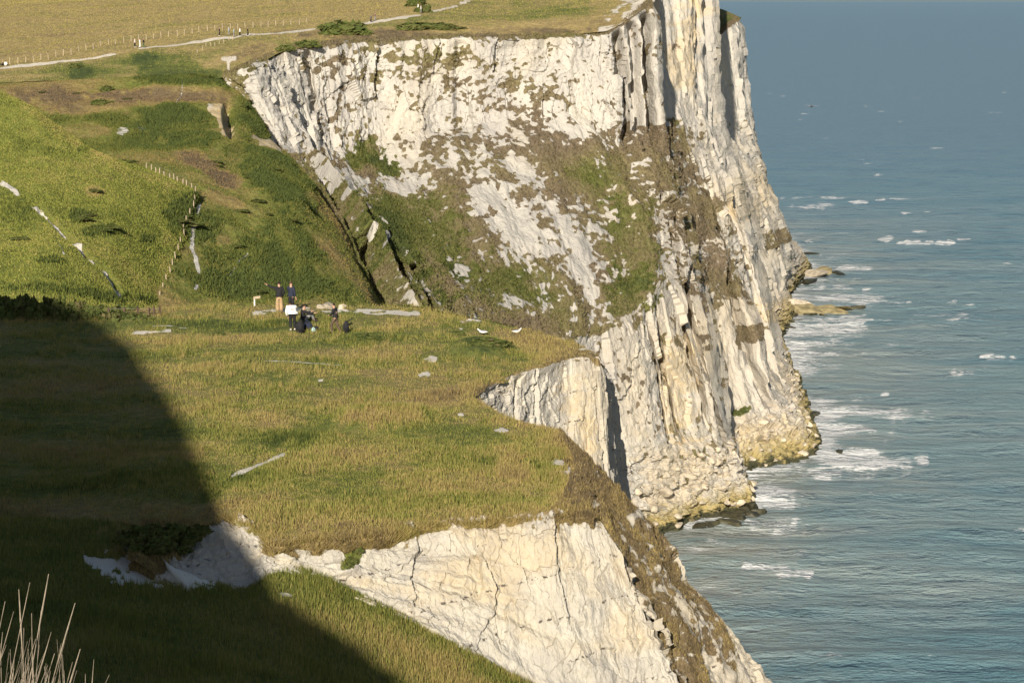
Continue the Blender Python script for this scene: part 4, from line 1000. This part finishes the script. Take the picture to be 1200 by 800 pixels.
# ------------------------------------------------------------------ fences
def box_mesh(name, a, b, h, mat, taper=0.85):
    V = [(-a, -b, -0.25), (a, -b, -0.25), (a, b, -0.25), (-a, b, -0.25), (-a * taper, -b * taper, h), (a * taper, -b * taper, h), (a * taper, b * taper, h), (-a * taper, b * taper, h), (0, 0, h + a * 0.6)]
    F3 = [(4, 5, 8), (5, 6, 8), (6, 7, 8), (7, 4, 8)]; F4 = [(0, 1, 5, 4), (1, 2, 6, 5), (2, 3, 7, 6), (3, 0, 4, 7)]
    me = bpy.data.meshes.new(name); me.from_pydata(V, [], F4 + F3); me.materials.append(mat)
    return me

def tube_between(pts, r, k=4):
    V, F = [], []
    for i, p in enumerate(pts):
        for j in range(k):
            a = 2 * math.pi * j / k
            V.append((p[0] + r * math.cos(a) * 0.5, p[1] + r * math.cos(a) * 0.5, p[2] + r * math.sin(a)))
    for i in range(len(pts) - 1):
        for j in range(k): F.append((i * k + j, i * k + (j + 1) % k, (i + 1) * k + (j + 1) % k, (i + 1) * k + j))
    return V, F

def fence(points, post_me, hgt_, label, wires=(0.45, 0.9), wr=0.008):
    base = Vector(points[0])
    r = bpy.data.objects.new('fence', None); col.objects.link(r); r.location = base; r.empty_display_size = 0.3
    tag(r, label, 'fence')
    for p in points:
        o = bpy.data.objects.new('post', post_me); col.objects.link(o); o.parent = r
        o.location = Vector(p) - base
        o.rotation_euler = (random.uniform(-.06, .06), random.uniform(-.06, .06), random.uniform(0, 1.5))
        o.scale = (1, 1, random.uniform(0.88, 1.1))
    for f in wires:
        V, F = tube_between([Vector(p) - base + Vector((0, 0, f * hgt_)) for p in points], wr)
        me = bpy.data.meshes.new('wire'); me.from_pydata(V, [], F); me.materials.append(M['wire'])
        o = bpy.data.objects.new('wire', me); col.objects.link(o); o.parent = r
    return r

def along(pts, step):
    out, acc = [], 0.0
    for (x0, y0), (x1, y1) in zip(pts[:-1], pts[1:]):
        L = math.hypot(x1 - x0, y1 - y0); t_ = acc
        while t_ < L:
            out.append((x0 + (x1 - x0) * t_ / L, y0 + (y1 - y0) * t_ / L)); t_ += step
        acc = t_ - L
    return out
post_a = box_mesh('post', 0.06, 0.06, 1.1, M['wood'])
post_b = box_mesh('post', 0.06, 0.06, 0.72, M['wood'])
fence([ground(field, x, y) for x, y in along([(-24, 78), (30, 73), (60, 69), (100, 61), (147, 51), (190, 45.5), (240, 37), (300, 31), (360, 27)], 9.0)], post_a, 1.2, 'long post and wire fence between the golden field and the clifftop path')
fence([ground(field, x, y) for x, y in along([(232, 62), (245, 56), (262, 50), (276, 46)], 5.5)], post_b, 1.0, 'short post fence between the clifftop path and the white chalk scar')
fence([ground(spur, x, y) for x, y in along([(176, 186), (188, 194), (205, 206), (218, 216), (229, 225)], 6.0)], post_b, 1.0, 'line of pale posts on the crest of the green hillside')
fence([ground(spur, x, y) for x, y in along([(229, 227), (224, 246), (215, 268), (207, 292), (199, 318), (192, 336), (187, 352)], 9.0)], post_b, 1.0, 'post fence running down the edge of the green hillside', wires=(0.7,))
fence([(*atz(x, 370, LZ)[:2], LZ - 0.05) for x in (128, 146, 162, 174, 181, 188)], box_mesh('post', 0.05, 0.05, 0.55, M['twig']), 0.55, 'short dark post fence at the end of the scrub bank on the terrace', wires=(0.8,))

# small waymark post with board, by the people
r = bpy.data.objects.new('waymark_post', None); col.objects.link(r); r.location = ground(lawn, 299, 358); r.scale = (0.7, 0.7, 0.85); tag(r, 'small pale waymark post with a weathered board by the terrace edge', 'sign')
o = bpy.data.objects.new('post', box_mesh('post', 0.06, 0.06, 0.42, flat_mat('painted_post', (0.62, 0.58, 0.5)))); col.objects.link(o); o.parent = r
bm = bmesh.new(); bmesh.ops.create_cube(bm, size=1.0)
for v_ in bm.verts: v_.co = Vector((v_.co.x * 0.55 + 0.2, v_.co.y * 0.06, v_.co.z * 0.16 + 0.55 + v_.co.x * 0.08))
me = bpy.data.meshes.new('board'); bm.to_mesh(me); bm.free(); me.materials.append(M['wood'])
o = bpy.data.objects.new('board', me); col.objects.link(o); o.parent = r

# ------------------------------------------------------------------ rocks
def rock_mesh(seed, mat, flat=0.6):
    bm = bmesh.new(); bmesh.ops.create_icosphere(bm, subdivisions=2, radius=1.15)
    rr = random.Random(seed)
    planes = [(Vector((rr.uniform(-1, 1), rr.uniform(-1, 1), rr.uniform(-1, 1))).normalized(), rr.uniform(0.5, 0.72)) for _ in range(9)]
    for v_ in bm.verts:
        for n_, d_ in planes:
            e_ = v_.co.dot(n_) - d_
            if e_ > 0: v_.co -= n_ * e_
        v_.co.z *= flat
    me = bpy.data.meshes.new('rock'); bm.to_mesh(me); bm.free(); me.materials.append(mat)
    return me
RD = [rock_mesh(k, M['rock_dark'], 0.55) for k in range(4)]
RO = [rock_mesh(k + 10, M['rock_ochre'], 0.3) for k in range(3)]
RP = [rock_mesh(k + 20, M['rock_pale'], 0.75) for k in range(5)]
def rock(me, p, sx_, sy_, sz_, label, group=None, name='rock', cat='rock'):
    o = bpy.data.objects.new(name, me); col.objects.link(o)
    o.location = p; o.scale = (sx_, sy_, sz_); o.rotation_euler = (random.uniform(-.25, .25), random.uniform(-.25, .25), random.uniform(0, 6.28))
    return tag(o, label, cat, group)
dark = [(838, 606), (848, 602), (856, 606), (866, 600), (874, 598), (884, 603), (862, 592), (872, 588), (880, 594), (856, 612), (844, 612), (832, 614), (820, 616), (889, 600), (866, 608),
        (926, 492), (936, 488), (944, 494), (930, 503), (940, 508), (950, 500), (934, 516), (922, 508), (946, 516), (954, 485), (938, 478)]
for (x, y) in dark:
    k = random.uniform(1.1, 2.3)
    rock(random.choice(RD), atz(x, y, SEA_Z + 0.1), k * 1.2, k, k, 'dark weed covered rock in the surf at the foot of the cliff', 'dark surf rocks')
rock(RD[1], atz(906, 578, SEA_Z), 2.0, 1.4, 0.8, 'lone flat dark rock in the surf off the chalk boulders')
rock(RD[2], atz(982, 530, SEA_Z), 2.0, 1.6, 1.0, 'small dark rock off the tip of the yellow stained point')
for (x, y, a, b_, c, me, lab) in [(990, 361, 6.5, 4, 2.4, RO[0], 'flat yellow green ledge at the tip of the low rock spit'), (968, 362, 7, 5, 3.0, RO[1], 'yellow stained ledge in the middle of the low rock spit'),
                                 (948, 365, 8, 6, 4.0, RO[2], 'broad pale ochre ledge at the root of the low rock spit'), (1003, 360, 3.0, 2, 1.4, RD[0], 'dark weedy slab at the very end of the low rock spit'),
                                 (930, 362, 8, 6, 5.0, RP[1], 'pale chalk shelf under the far cliff at the rock spit'),
                                 (950, 322, 9, 6, 3.2, RP[2], 'pale chalk ledge below the distant headland'), (966, 320, 7, 4, 2.0, RO[0], 'ochre ledge reaching into the surf below the distant headland'),
                                 (982, 320, 4, 3, 1.6, RD[3], 'dark rock in the white surf below the distant headland'), (948, 297, 5, 3, 1.4, RD[1], 'long dark reef behind the distant headland'),
                                 (946, 330, 7, 4, 2.0, RD[2], 'dark wet shelf under the pale ledge below the distant headland')]:
    rock(me, atz(x, y, SEA_Z + 0.3), a, b_, c, lab)
for (x, y) in [(950, 368), (935, 376), (965, 370), (925, 383)]:
    rock(random.choice(RD), atz(x, y, SEA_Z + 0.1), 2.2, 1.5, 1.0, 'dark rock along the near edge of the low rock spit', 'dark rocks along the rock spit')
# fallen chalk blocks heaped on the aprons
w = ((far['v'] > 4.25) & (far['v'] < 4.95) & (far['u'] > 6.0) & (far['u'] < 12.2)).astype(float)
q, hu, qx, qy = scatter(far, 130, w)
for p, x in zip(q, qx):
    k = random.uniform(0.4, 0.85) * (1.5 if random.random() < 0.2 else 1.0)
    rock(random.choice(RP), p - np.array([0, 0, 0.35 * k]), k * 1.3, k, k * 1.1, 'fallen chalk block in the heap at the foot of the cliff', 'fallen chalk blocks', 'chalk_block', 'boulder')
# chalk outcrop behind the visitors
for (x, y, a, c, lab) in [(386, 356, 0.65, 0.55, 'large white chalk lump at the back edge of the terrace'), (377, 357, 0.4, 0.3, 'small white chalk lump touching the large one at the terrace edge'), (400, 357, 0.4, 0.3, 'grey chalk lump at the terrace edge behind the striding visitor')]:
    p = ground(lawn, x, y + 2); rock(RP[len(lab) % 5], p, a, a * 0.7, c, lab, None, 'chalk_lump', 'rock')

# ------------------------------------------------------------------ gulls
def gull(p, rz, label, flying=False, sc=1.0):
    r = bpy.data.objects.new('gull', None); col.objects.link(r); r.location = p; r.rotation_euler = (0, 0, rz); r.scale = (sc,) * 3; r.empty_display_size = 0.1
    tag(r, label, 'bird')
    zc = 0.0 if flying else 0.26
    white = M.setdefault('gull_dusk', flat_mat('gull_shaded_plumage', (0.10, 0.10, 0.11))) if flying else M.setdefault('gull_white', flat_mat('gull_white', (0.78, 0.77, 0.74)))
    grey = M.setdefault('gull_grey', flat_mat('gull_grey', (0.22, 0.23, 0.25)))
    orange = M.setdefault('gull_bill', flat_mat('gull_bill', (0.6, 0.3, 0.05)))
    prof = [(-0.34, 0.01, 0.02), (-0.24, 0.05, 0.02), (-0.10, 0.085, 0.0), (0.05, 0.095, 0.0), (0.16, 0.075, 0.03), (0.22, 0.045, 0.09 if not flying else 0.04), (0.27, 0.05, 0.14 if not flying else 0.05), (0.31, 0.04, 0.15 if not flying else 0.05), (0.335, 0.008, 0.145 if not flying else 0.05)]
    V, F = [], []
    for (y, rad, dz) in prof:
        for j in range(8): V.append((rad * math.cos(j * .785), y, zc + dz + rad * 0.9 * math.sin(j * .785)))
    for i in range(len(prof) - 1):
        for j in range(8): F.append((i * 8 + j, i * 8 + (j + 1) % 8, (i + 1) * 8 + (j + 1) % 8, (i + 1) * 8 + j))
    def add(nm, V, F, m):
        me = bpy.data.meshes.new(nm); me.from_pydata(V, [], F); me.materials.append(m)
        for p_ in me.polygons: p_.use_smooth = True
        o = bpy.data.objects.new(nm, me); col.objects.link(o); o.parent = r
    add('body', V, F, white)
    hz_ = zc + (0.15 if not flying else 0.05)
    add('bill', [(-.012, .33, hz_), (.012, .33, hz_), (0, .33, hz_ + .02), (0, .40, hz_ - .01)], [(0, 1, 3), (1, 2, 3), (2, 0, 3)], orange)
    for s_ in (-1, 1):
        if flying:
            pts = [(0.07, 0.10, 0.02), (0.35, 0.16, 0.12), (0.68, 0.02, 0.05)]; ch_ = [0.20, 0.16, 0.02]
            V = []
            for (x, y, z_), c_ in zip(pts, ch_): V += [(s_ * x, y, z_), (s_ * x, y - c_ * .5, z_ + .02), (s_ * x, y - c_, z_), (s_ * x, y - c_ * .5, z_ - .01)]
            F = [(i * 4 + j, i * 4 + (j + 1) % 4, i * 4 + 4 + (j + 1) % 4, i * 4 + 4 + j) for i in range(2) for j in range(4)]
            add('wing', V, F, grey)
        else:
            V = [(s_ * .085, .12, zc + .06), (s_ * .11, .0, zc + .05), (s_ * .09, -.18, zc + .05), (s_ * .02, -.36, zc + .05), (s_ * .03, -.15, zc + .10), (s_ * .04, .08, zc + .09)]
            add('wing', V, [(0, 1, 5), (1, 4, 5), (1, 2, 4), (2, 3, 4)], grey)
            V, F = tube_between([(s_ * .04, 0.0, 0.0), (s_ * .04, -0.01, .1), (s_ * .045, 0.0, zc - .06)], .012)
            add('leg', V, F, orange)
gull(ground(lawn, 565, 391), 1.2, 'white gull standing on the lawn behind the green mound, wings folded', sc=0.85)
gull(ground(lawn, 606, 391.5), -1.1, 'white gull standing on the lawn towards the cleft', sc=0.85)
gull(at(951, 125, 190), 2.6, 'grey winged gull gliding over the open sea', True)
for (x, y) in [(497, 441), (505, 424)]:
    pass

# ------------------------------------------------------------------ people
def skin_obj(name, pts, edges, mat, parent, root=0, sub=1):
    me = bpy.data.meshes.new(name)
    me.from_pydata([p[0] for p in pts], edges, [])
    o = bpy.data.objects.new(name, me); col.objects.link(o)
    o.modifiers.new('skin', 'SKIN')
    if not me.skin_vertices: me.skin_vertices.new()
    for i, p in enumerate(pts):
        rr = p[1] if isinstance(p[1], tuple) else (p[1], p[1])
        me.skin_vertices[0].data[i].radius = rr
        me.skin_vertices[0].data[i].use_root = (i == root)
    o.modifiers['skin'].use_smooth_shade = True
    if sub: m_ = o.modifiers.new('sub', 'SUBSURF'); m_.levels = sub; m_.render_levels = sub
    me.materials.append(mat)
    if parent: o.parent = parent
    return o

CLOTH = {}
def cloth(c):
    if c not in CLOTH: CLOTH[c] = flat_mat('cloth_%d' % len(CLOTH), c, 0.9, 0.2, 6.0)
    return CLOTH[c]
SKINM = flat_mat('skin', (0.42, 0.25, 0.17), 0.6, 0.08, 5.0, 0.4)

STAND = dict(pelvis=(0, 0, .93), waist=(0, 0, 1.08), chest=(0, 0, 1.30), neck=(0, 0.0, 1.47), head=(0, .02, 1.60), crown=(0, .01, 1.72),
             sl=(-.18, 0, 1.40), el=(-.24, -.02, 1.12), wl=(-.25, .06, .88), sr=(.18, 0, 1.40), er=(.24, -.02, 1.12), wr=(.25, .06, .88),
             hl=(-.09, 0, .90), kl=(-.10, .03, .49), al=(-.10, -.01, .08), tl=(-.11, .16, .04), hr=(.09, 0, .90), kr=(.10, .03, .49), ar=(.10, -.01, .08), tr=(.11, .16, .04))
SIT = dict(pelvis=(0, 0, .13), waist=(0, -.02, .28), chest=(0, .0, .50), neck=(0, .04, .67), head=(0, .07, .80), crown=(0, .06, .92),
           sl=(-.18, .02, .60), el=(-.27, .08, .34), wl=(-.16, .28, .30), sr=(.18, .02, .60), er=(.27, .08, .34), wr=(.16, .28, .30),
           hl=(-.10, .05, .13), kl=(-.16, .42, .42), al=(-.13, .58, .08), tl=(-.14, .76, .05), hr=(.10, .05, .13), kr=(.16, .42, .42), ar=(.13, .58, .08), tr=(.14, .76, .05))
BEND = dict(STAND, waist=(0, .05, 1.06), chest=(0, .30, 1.16), neck=(0, .46, 1.20), head=(0, .58, 1.20), crown=(0, .66, 1.28), sl=(-.18, .38, 1.16), el=(-.22, .44, .90), wl=(-.15, .56, .70), sr=(.18, .38, 1.16), er=(.22, .44, .90), wr=(.15, .56, .70), kl=(-.11, .10, .50), kr=(.11, .10, .50))

def person(p, rz, J, top, legs, hair, label, fat=1.0, group=None, fingers=True, skirt=False, extra_hat=None):
    r = bpy.data.objects.new('person', None); col.objects.link(r); r.location = p; r.rotation_euler = (0, 0, rz); r.empty_display_size = 0.3
    tag(r, label, 'person', group)
    keys = ['pelvis', 'waist', 'chest', 'neck', 'head', 'crown', 'sl', 'el', 'wl', 'sr', 'er', 'wr', 'hl', 'kl', 'al', 'tl', 'hr', 'kr', 'ar', 'tr']
    rad = [(.14, .11), (.125, .095), (.15, .10), .055, (.085, .10), .06, .06, .045, .032, .06, .045, .032, .085, .06, .04, .035, .085, .06, .04, .035]
    E = [(0, 1), (1, 2), (2, 3), (3, 4), (4, 5), (2, 6), (6, 7), (7, 8), (2, 9), (9, 10), (10, 11), (0, 12), (12, 13), (13, 14), (14, 15), (0, 16), (16, 17), (17, 18), (18, 19)]
    pts = [(J[k], rr) for k, rr in zip(keys, rad)]
    if fingers:
        for wv, ev, si in (('wl', 'el', -1), ('wr', 'er', 1)):
            W_, E_ = Vector(J[wv]), Vector(J[ev]); d = (W_ - E_).normalized()
            sd = d.cross(Vector((0, 0, 1))); sd = sd.normalized() if sd.length > 0.1 else Vector((1, 0, 0))
            pi = len(pts); pts.append((tuple(W_ + d * .07), .026)); E.append((keys.index(wv), pi))
            for f in range(4):
                off = sd * (f - 1.5) * .019
                a_ = len(pts); pts.append((tuple(W_ + d * .115 + off), .009)); E.append((pi, a_))
                b_ = len(pts); pts.append((tuple(W_ + d * (.165 - .008 * abs(f - 1.3)) + off + Vector((0, 0, -.012))), .007)); E.append((a_, b_))
            a_ = len(pts); pts.append((tuple(W_ + d * .06 + sd * si * .045), .010)); E.append((keys.index(wv), a_))
            b_ = len(pts); pts.append((tuple(W_ + d * .10 + sd * si * .055), .008)); E.append((a_, b_))
    body = skin_obj('body', pts, E, SKINM, r)
    f = fat
    g_ = lambda k: J[k]
    lerp = lambda a, b, t_: tuple(Vector(J[a]).lerp(Vector(J[b]), t_))
    skin_obj('top', [(J['waist'], (.165 * f, .13 * f)), (J['chest'], (.175 * f, .13 * f)), (lerp('chest', 'neck', .65), (.10, .085)), (J['sl'], .085 * f), (J['el'], .066 * f), (lerp('el', 'wl', .9), .05 * f), (J['sr'], .085 * f), (J['er'], .066 * f), (lerp('er', 'wr', .9), .05 * f), (lerp('pelvis', 'waist', .1), (.17 * f, .14 * f))],
             [(0, 1), (1, 2), (1, 3), (3, 4), (4, 5), (1, 6), (6, 7), (7, 8), (0, 9)], cloth(top), r)
    lw = 1.35 if skirt else 1.0
    skin_obj('trousers', [(lerp('pelvis', 'waist', .25), (.155, .125)), (J['pelvis'], (.16, .13)), (J['hl'], .105), (J['kl'], .085 * lw), (lerp('kl', 'al', .92), .065 * lw * lw), (J['hr'], .105), (J['kr'], .085 * lw), (lerp('kr', 'ar', .92), .065 * lw * lw)],
             [(0, 1), (1, 2), (2, 3), (3, 4), (1, 5), (5, 6), (6, 7)], cloth(legs), r, 1)
    h_, c_ = Vector(J['head']), Vector(J['crown']); ax = (c_ - h_).normalized()
    fw = Vector((0, 1, 0)) - ax * ax.y
    skin_obj('hair', [(tuple(h_ - fw * .035 - ax * .02), (.085, .085)), (tuple(c_ - fw * .02), (.085, .085)), (tuple(c_ + ax * .035), (.055, .055))], [(0, 1), (1, 2)], cloth(hair), r)
    for a_, t_ in (('al', 'tl'), ('ar', 'tr')):
        A, T = Vector(J[a_]), Vector(J[t_])
        skin_obj('shoe', [(tuple(A - (T - A) * .25), .05), (tuple(T), .042), (tuple(T + (T - A) * .25), .036)], [(0, 1), (1, 2)], cloth((0.05, 0.045, 0.04) if legs != (0.02, 0.02, 0.022) else (0.5, 0.5, 0.48)), r)
    if fingers:   # face: nose and eyes on the front of the head
        for nm, off, rr in (('nose', fw * .10 - ax * .01, .016), ('eye', fw * .088 + Vector((.032, 0, 0)) + ax * .02, .012), ('eye', fw * .088 - Vector((.032, 0, 0)) + ax * .02, .012)):
            bm = bmesh.new(); bmesh.ops.create_icosphere(bm, subdivisions=1, radius=rr)
            for v_ in bm.verts: v_.co += h_ + off
            me = bpy.data.meshes.new(nm); bm.to_mesh(me); bm.free(); me.materials.append(SKINM if nm == 'nose' else cloth((0.03, 0.02, 0.02)))
            o = bpy.data.objects.new(nm, me); col.objects.link(o); o.parent = r
    return r
BLACK, NAVY, WHITE, KHAKI, GREY = (0.02, 0.02, 0.022), (0.025, 0.03, 0.05), (0.80, 0.79, 0.76), (0.36, 0.25, 0.14), (0.2, 0.2, 0.2)
HB = (0.03, 0.02, 0.015)
point = dict(STAND, el=(-.42, .05, 1.46), wl=(-.66, .10, 1.60), er=(.25, -.06, 1.14), wr=(.20, .08, .92))
person(ground(lawn, 328, 366), 0.25, point, BLACK, KHAKI, HB, 'standing person in black jacket and khaki trousers pointing with a raised arm', 1.05, skirt=True)
person(ground(lawn, 342, 365), -0.5, dict(STAND, el=(-.25, .10, 1.14), wl=(-.08, .24, 1.28)), NAVY, BLACK, (0.10, 0.06, 0.04), 'standing person in dark clothes with a hand raised to the face, beside the pointing person')
person(ground(lawn, 344, 385), 0.3, dict(BEND, sl=(-.2, .34, 1.18), sr=(.2, .34, 1.18)), WHITE, BLACK, (0.12, 0.06, 0.03), 'person in a loose white top and dark trousers stooping over the bags', 1.55)
person(ground(lawn, 356, 374), -1.2, dict(SIT, el=(-.3, .3, .45), wl=(-.3, .55, .5), er=(.3, .3, .45), wr=(.3, .55, .5)), BLACK, GREY, HB, 'person in black sitting on the grass behind the bags with arms stretched out', 1.1)
stride = dict(STAND, kl=(-.14, .22, .50), al=(-.15, .16, .09), tl=(-.16, .33, .05), kr=(.12, -.02, .49), ar=(.14, -.24, .09), tr=(.15, -.07, .05), chest=(0, .06, 1.29), neck=(0, .10, 1.46), head=(0, .14, 1.58), crown=(0, .14, 1.70),
              sl=(-.18, .06, 1.39), sr=(.18, .06, 1.39), el=(-.26, .12, 1.12), wl=(-.18, .34, 1.05), er=(.26, .06, 1.12), wr=(.22, .26, 1.0))
pe = person(ground(lawn, 394, 389), 1.2, stride, BLACK, (0.10, 0.07, 0.05), HB, 'dark haired person in a black vest over a white shirt striding across the lawn', 1.05)
pe.scale = (0.9, 0.9, 0.9)
skin_obj('shirt_hem', [((0, .01, .86), (.185, .155)), ((0, .01, 1.0), (.18, .15))], [(0, 1)], cloth(WHITE), pe)

def bag(p, w_, d_, h_, c, label, rz=0.0, strap=None):
    r = bpy.data.objects.new('bag', None); col.objects.link(r); r.location = p; r.rotation_euler = (0, 0, rz); r.empty_display_size = .1; tag(r, label, 'bag')
    bm = bmesh.new(); bmesh.ops.create_cube(bm, size=1.0); bmesh.ops.bevel(bm, geom=bm.edges[:], offset=.18, segments=3, affect='EDGES')
    for v_ in bm.verts:
        k = 1.0 - .22 * (v_.co.z + .5) + .06 * math.sin(v_.co.x * 9) ; v_.co = Vector((v_.co.x * w_ * k, v_.co.y * d_ * k, (v_.co.z + .5) * h_))
    me = bpy.data.meshes.new('bag_body'); bm.to_mesh(me); bm.free(); me.materials.append(cloth(c))
    for p_ in me.polygons: p_.use_smooth = True
    o = bpy.data.objects.new('bag_body', me); col.objects.link(o); o.parent = r
    st = strap or [(-.1 * w_ * 3, 0, h_ * .9), (0, 0, h_ * 1.25), (.1 * w_ * 3, 0, h_ * .9)]
    V, F = tube_between(st, .03); me = bpy.data.meshes.new('handle'); me.from_pydata(V, [], F); me.materials.append(cloth(c)); o = bpy.data.objects.new('handle', me); col.objects.link(o); o.parent = r
    return r
bag(ground(lawn, 352, 387), .45, .35, .62, BLACK, 'tall black rucksack standing under the person in white')
bag(ground(lawn, 361, 385), .6, .4, .42, NAVY, 'dark holdall lying beside the tall rucksack')
bag(ground(lawn, 367, 387), .26, .2, .22, (0.35, 0.5, 0.5), 'small pale blue bag lying against the dark holdall')
bag(ground(lawn, 371, 386), .3, .25, .25, BLACK, 'small black bag at the outer end of the row of bags')
bag(ground(lawn, 405.5, 389), .32, .28, .62, BLACK, 'upright black bag with a long strap beside the striding person', strap=[(.05, 0, .55), (.2, 0, .68), (.38, 0, .78)])
# walkers far off on the clifftop path
walk = dict(STAND, kl=(-.10, .12, .50), al=(-.10, .02, .10), tl=(-.11, .20, .06), kr=(.10, .0, .49), ar=(.10, -.22, .12), tr=(.11, -.06, .05), wl=(-.22, .2, .92), wr=(.24, -.12, .90))
far_people = [(7, 78.5, SIT, WHITE, BLACK, 'far person in white sitting in the grass beside the field fence'),
              (3, 78.5, SIT, BLACK, BLACK, 'far person in black sitting beside the one in white at the field fence'),
              (158.5, 58, walk, (0.6, 0.5, 0.45), BLACK, 'far walker in a pale pink top, one of the trio above the green slope'),
              (165, 58.5, walk, WHITE, WHITE, 'far walker all in white, one of the trio above the green slope'),
              (169, 58, walk, BLACK, (0.06, 0.12, 0.05), 'far walker in black, one of the trio above the green slope'),
              (257.5, 43.5, walk, BLACK, BLACK, 'far walker all in black, alone on the path by the field fence'),
              (268, 43, walk, (0.30, 0.36, 0.40), GREY, 'far walker in a grey blue jacket where path and short fence meet'),
              (274, 43, walk, (0.25, 0.33, 0.36), GREY, 'second far walker in grey blue, shoulder to shoulder with the first'),
              (282, 44, walk, WHITE, BLACK, 'far walker in a white top and black trousers on the path'),
              (290, 43.5, walk, BLACK, BLACK, 'far walker in black following the one in the white top'),
              (434, 25.5, walk, (0.12, 0.10, 0.12), BLACK, 'far walker in dark purple grey beside the wide dark bush'),
              (439.5, 25, walk, (0.18, 0.10, 0.10), GREY, 'far walker in dull red beside the one in purple grey'),
              (490, 17, walk, WHITE, BLACK, 'far walker in white at the bend of the path by the bushes'),
              (494, 17.5, walk, (0.5, 0.45, 0.45), GREY, 'far walker in pale grey at the bend of the path by the bushes')]
for i, (x, y, J, tc, lc, lab) in enumerate(far_people):
    person(ground(field, x, y), (i * 1.9) % 6.28 if J is SIT else (-1.4 if i % 2 else 1.5), J, tc, lc, HB, lab, 1.1, 'walkers on the clifftop', fingers=False)

# ------------------------------------------------------------------ dry stalks close to the eye
clump = bpy.data.objects.new('dry_grass_clump', None); col.objects.link(clump)
cb = Vector((-2.15, 9.0, -3.9)); clump.location = cb
tag(clump, 'clump of tall dry grass stalks with seed heads close to the viewpoint', 'grass clump')
tips = [(random.uniform(-20, 75), random.uniform(745, 815)) for _ in range(55)]
tips = [(57, 672), (35, 682), (88, 706), (6, 704), (22, 690), (37, 718), (94, 760), (64, 765), (110, 772), (42, 748), (16, 716), (78, 742), (30, 770), (52, 780), (128, 790), (100, 789), (70, 790), (12, 760), (-6, 700), (28, 735), (60, 740), (48, 715), (85, 775), (120, 800), (3, 740), (33, 760), (75, 785), (90, 785)] + tips
for i, (x, y) in enumerate(tips):
    Yd = 8.2 + 1.6 * random.random()
    tip = Vector(at(x, y, Yd)); root = Vector((tip.x * 1.0 + random.uniform(-.42, .08) - .03, Yd + random.uniform(-.1, .1), -.405 * Yd - 0.35))
    mid = root.lerp(tip, .55) + Vector((random.uniform(-.03, .03), 0, 0))
    pts = [root.lerp(mid, k / 4) if k < 4 else mid.lerp(tip, (k - 4) / 4) for k in range(9)]
    V, F = [], []
    r0 = 0.0036 if i < 8 else (0.0022 if i < 28 else 0.0016)
    for k, c in enumerate(pts):
        head = (k >= 7 and i % 2 == 0)
        rr = r0 * (1.0 - .07 * k) * (2.2 if head and k == 7 else 1.0)
        for j in range(5): V.append(tuple(c - cb + Vector((rr * math.cos(j * 1.2566), rr * math.sin(j * 1.2566), 0))))
    for k in range(8):
        for j in range(5): F.append((k * 5 + j, k * 5 + (j + 1) % 5, (k + 1) * 5 + (j + 1) % 5, (k + 1) * 5 + j))
    me = bpy.data.meshes.new('stalk'); me.from_pydata(V, [], F); me.materials.append(M['straw'])
    o = bpy.data.objects.new('stalk', me); col.objects.link(o); o.parent = clump
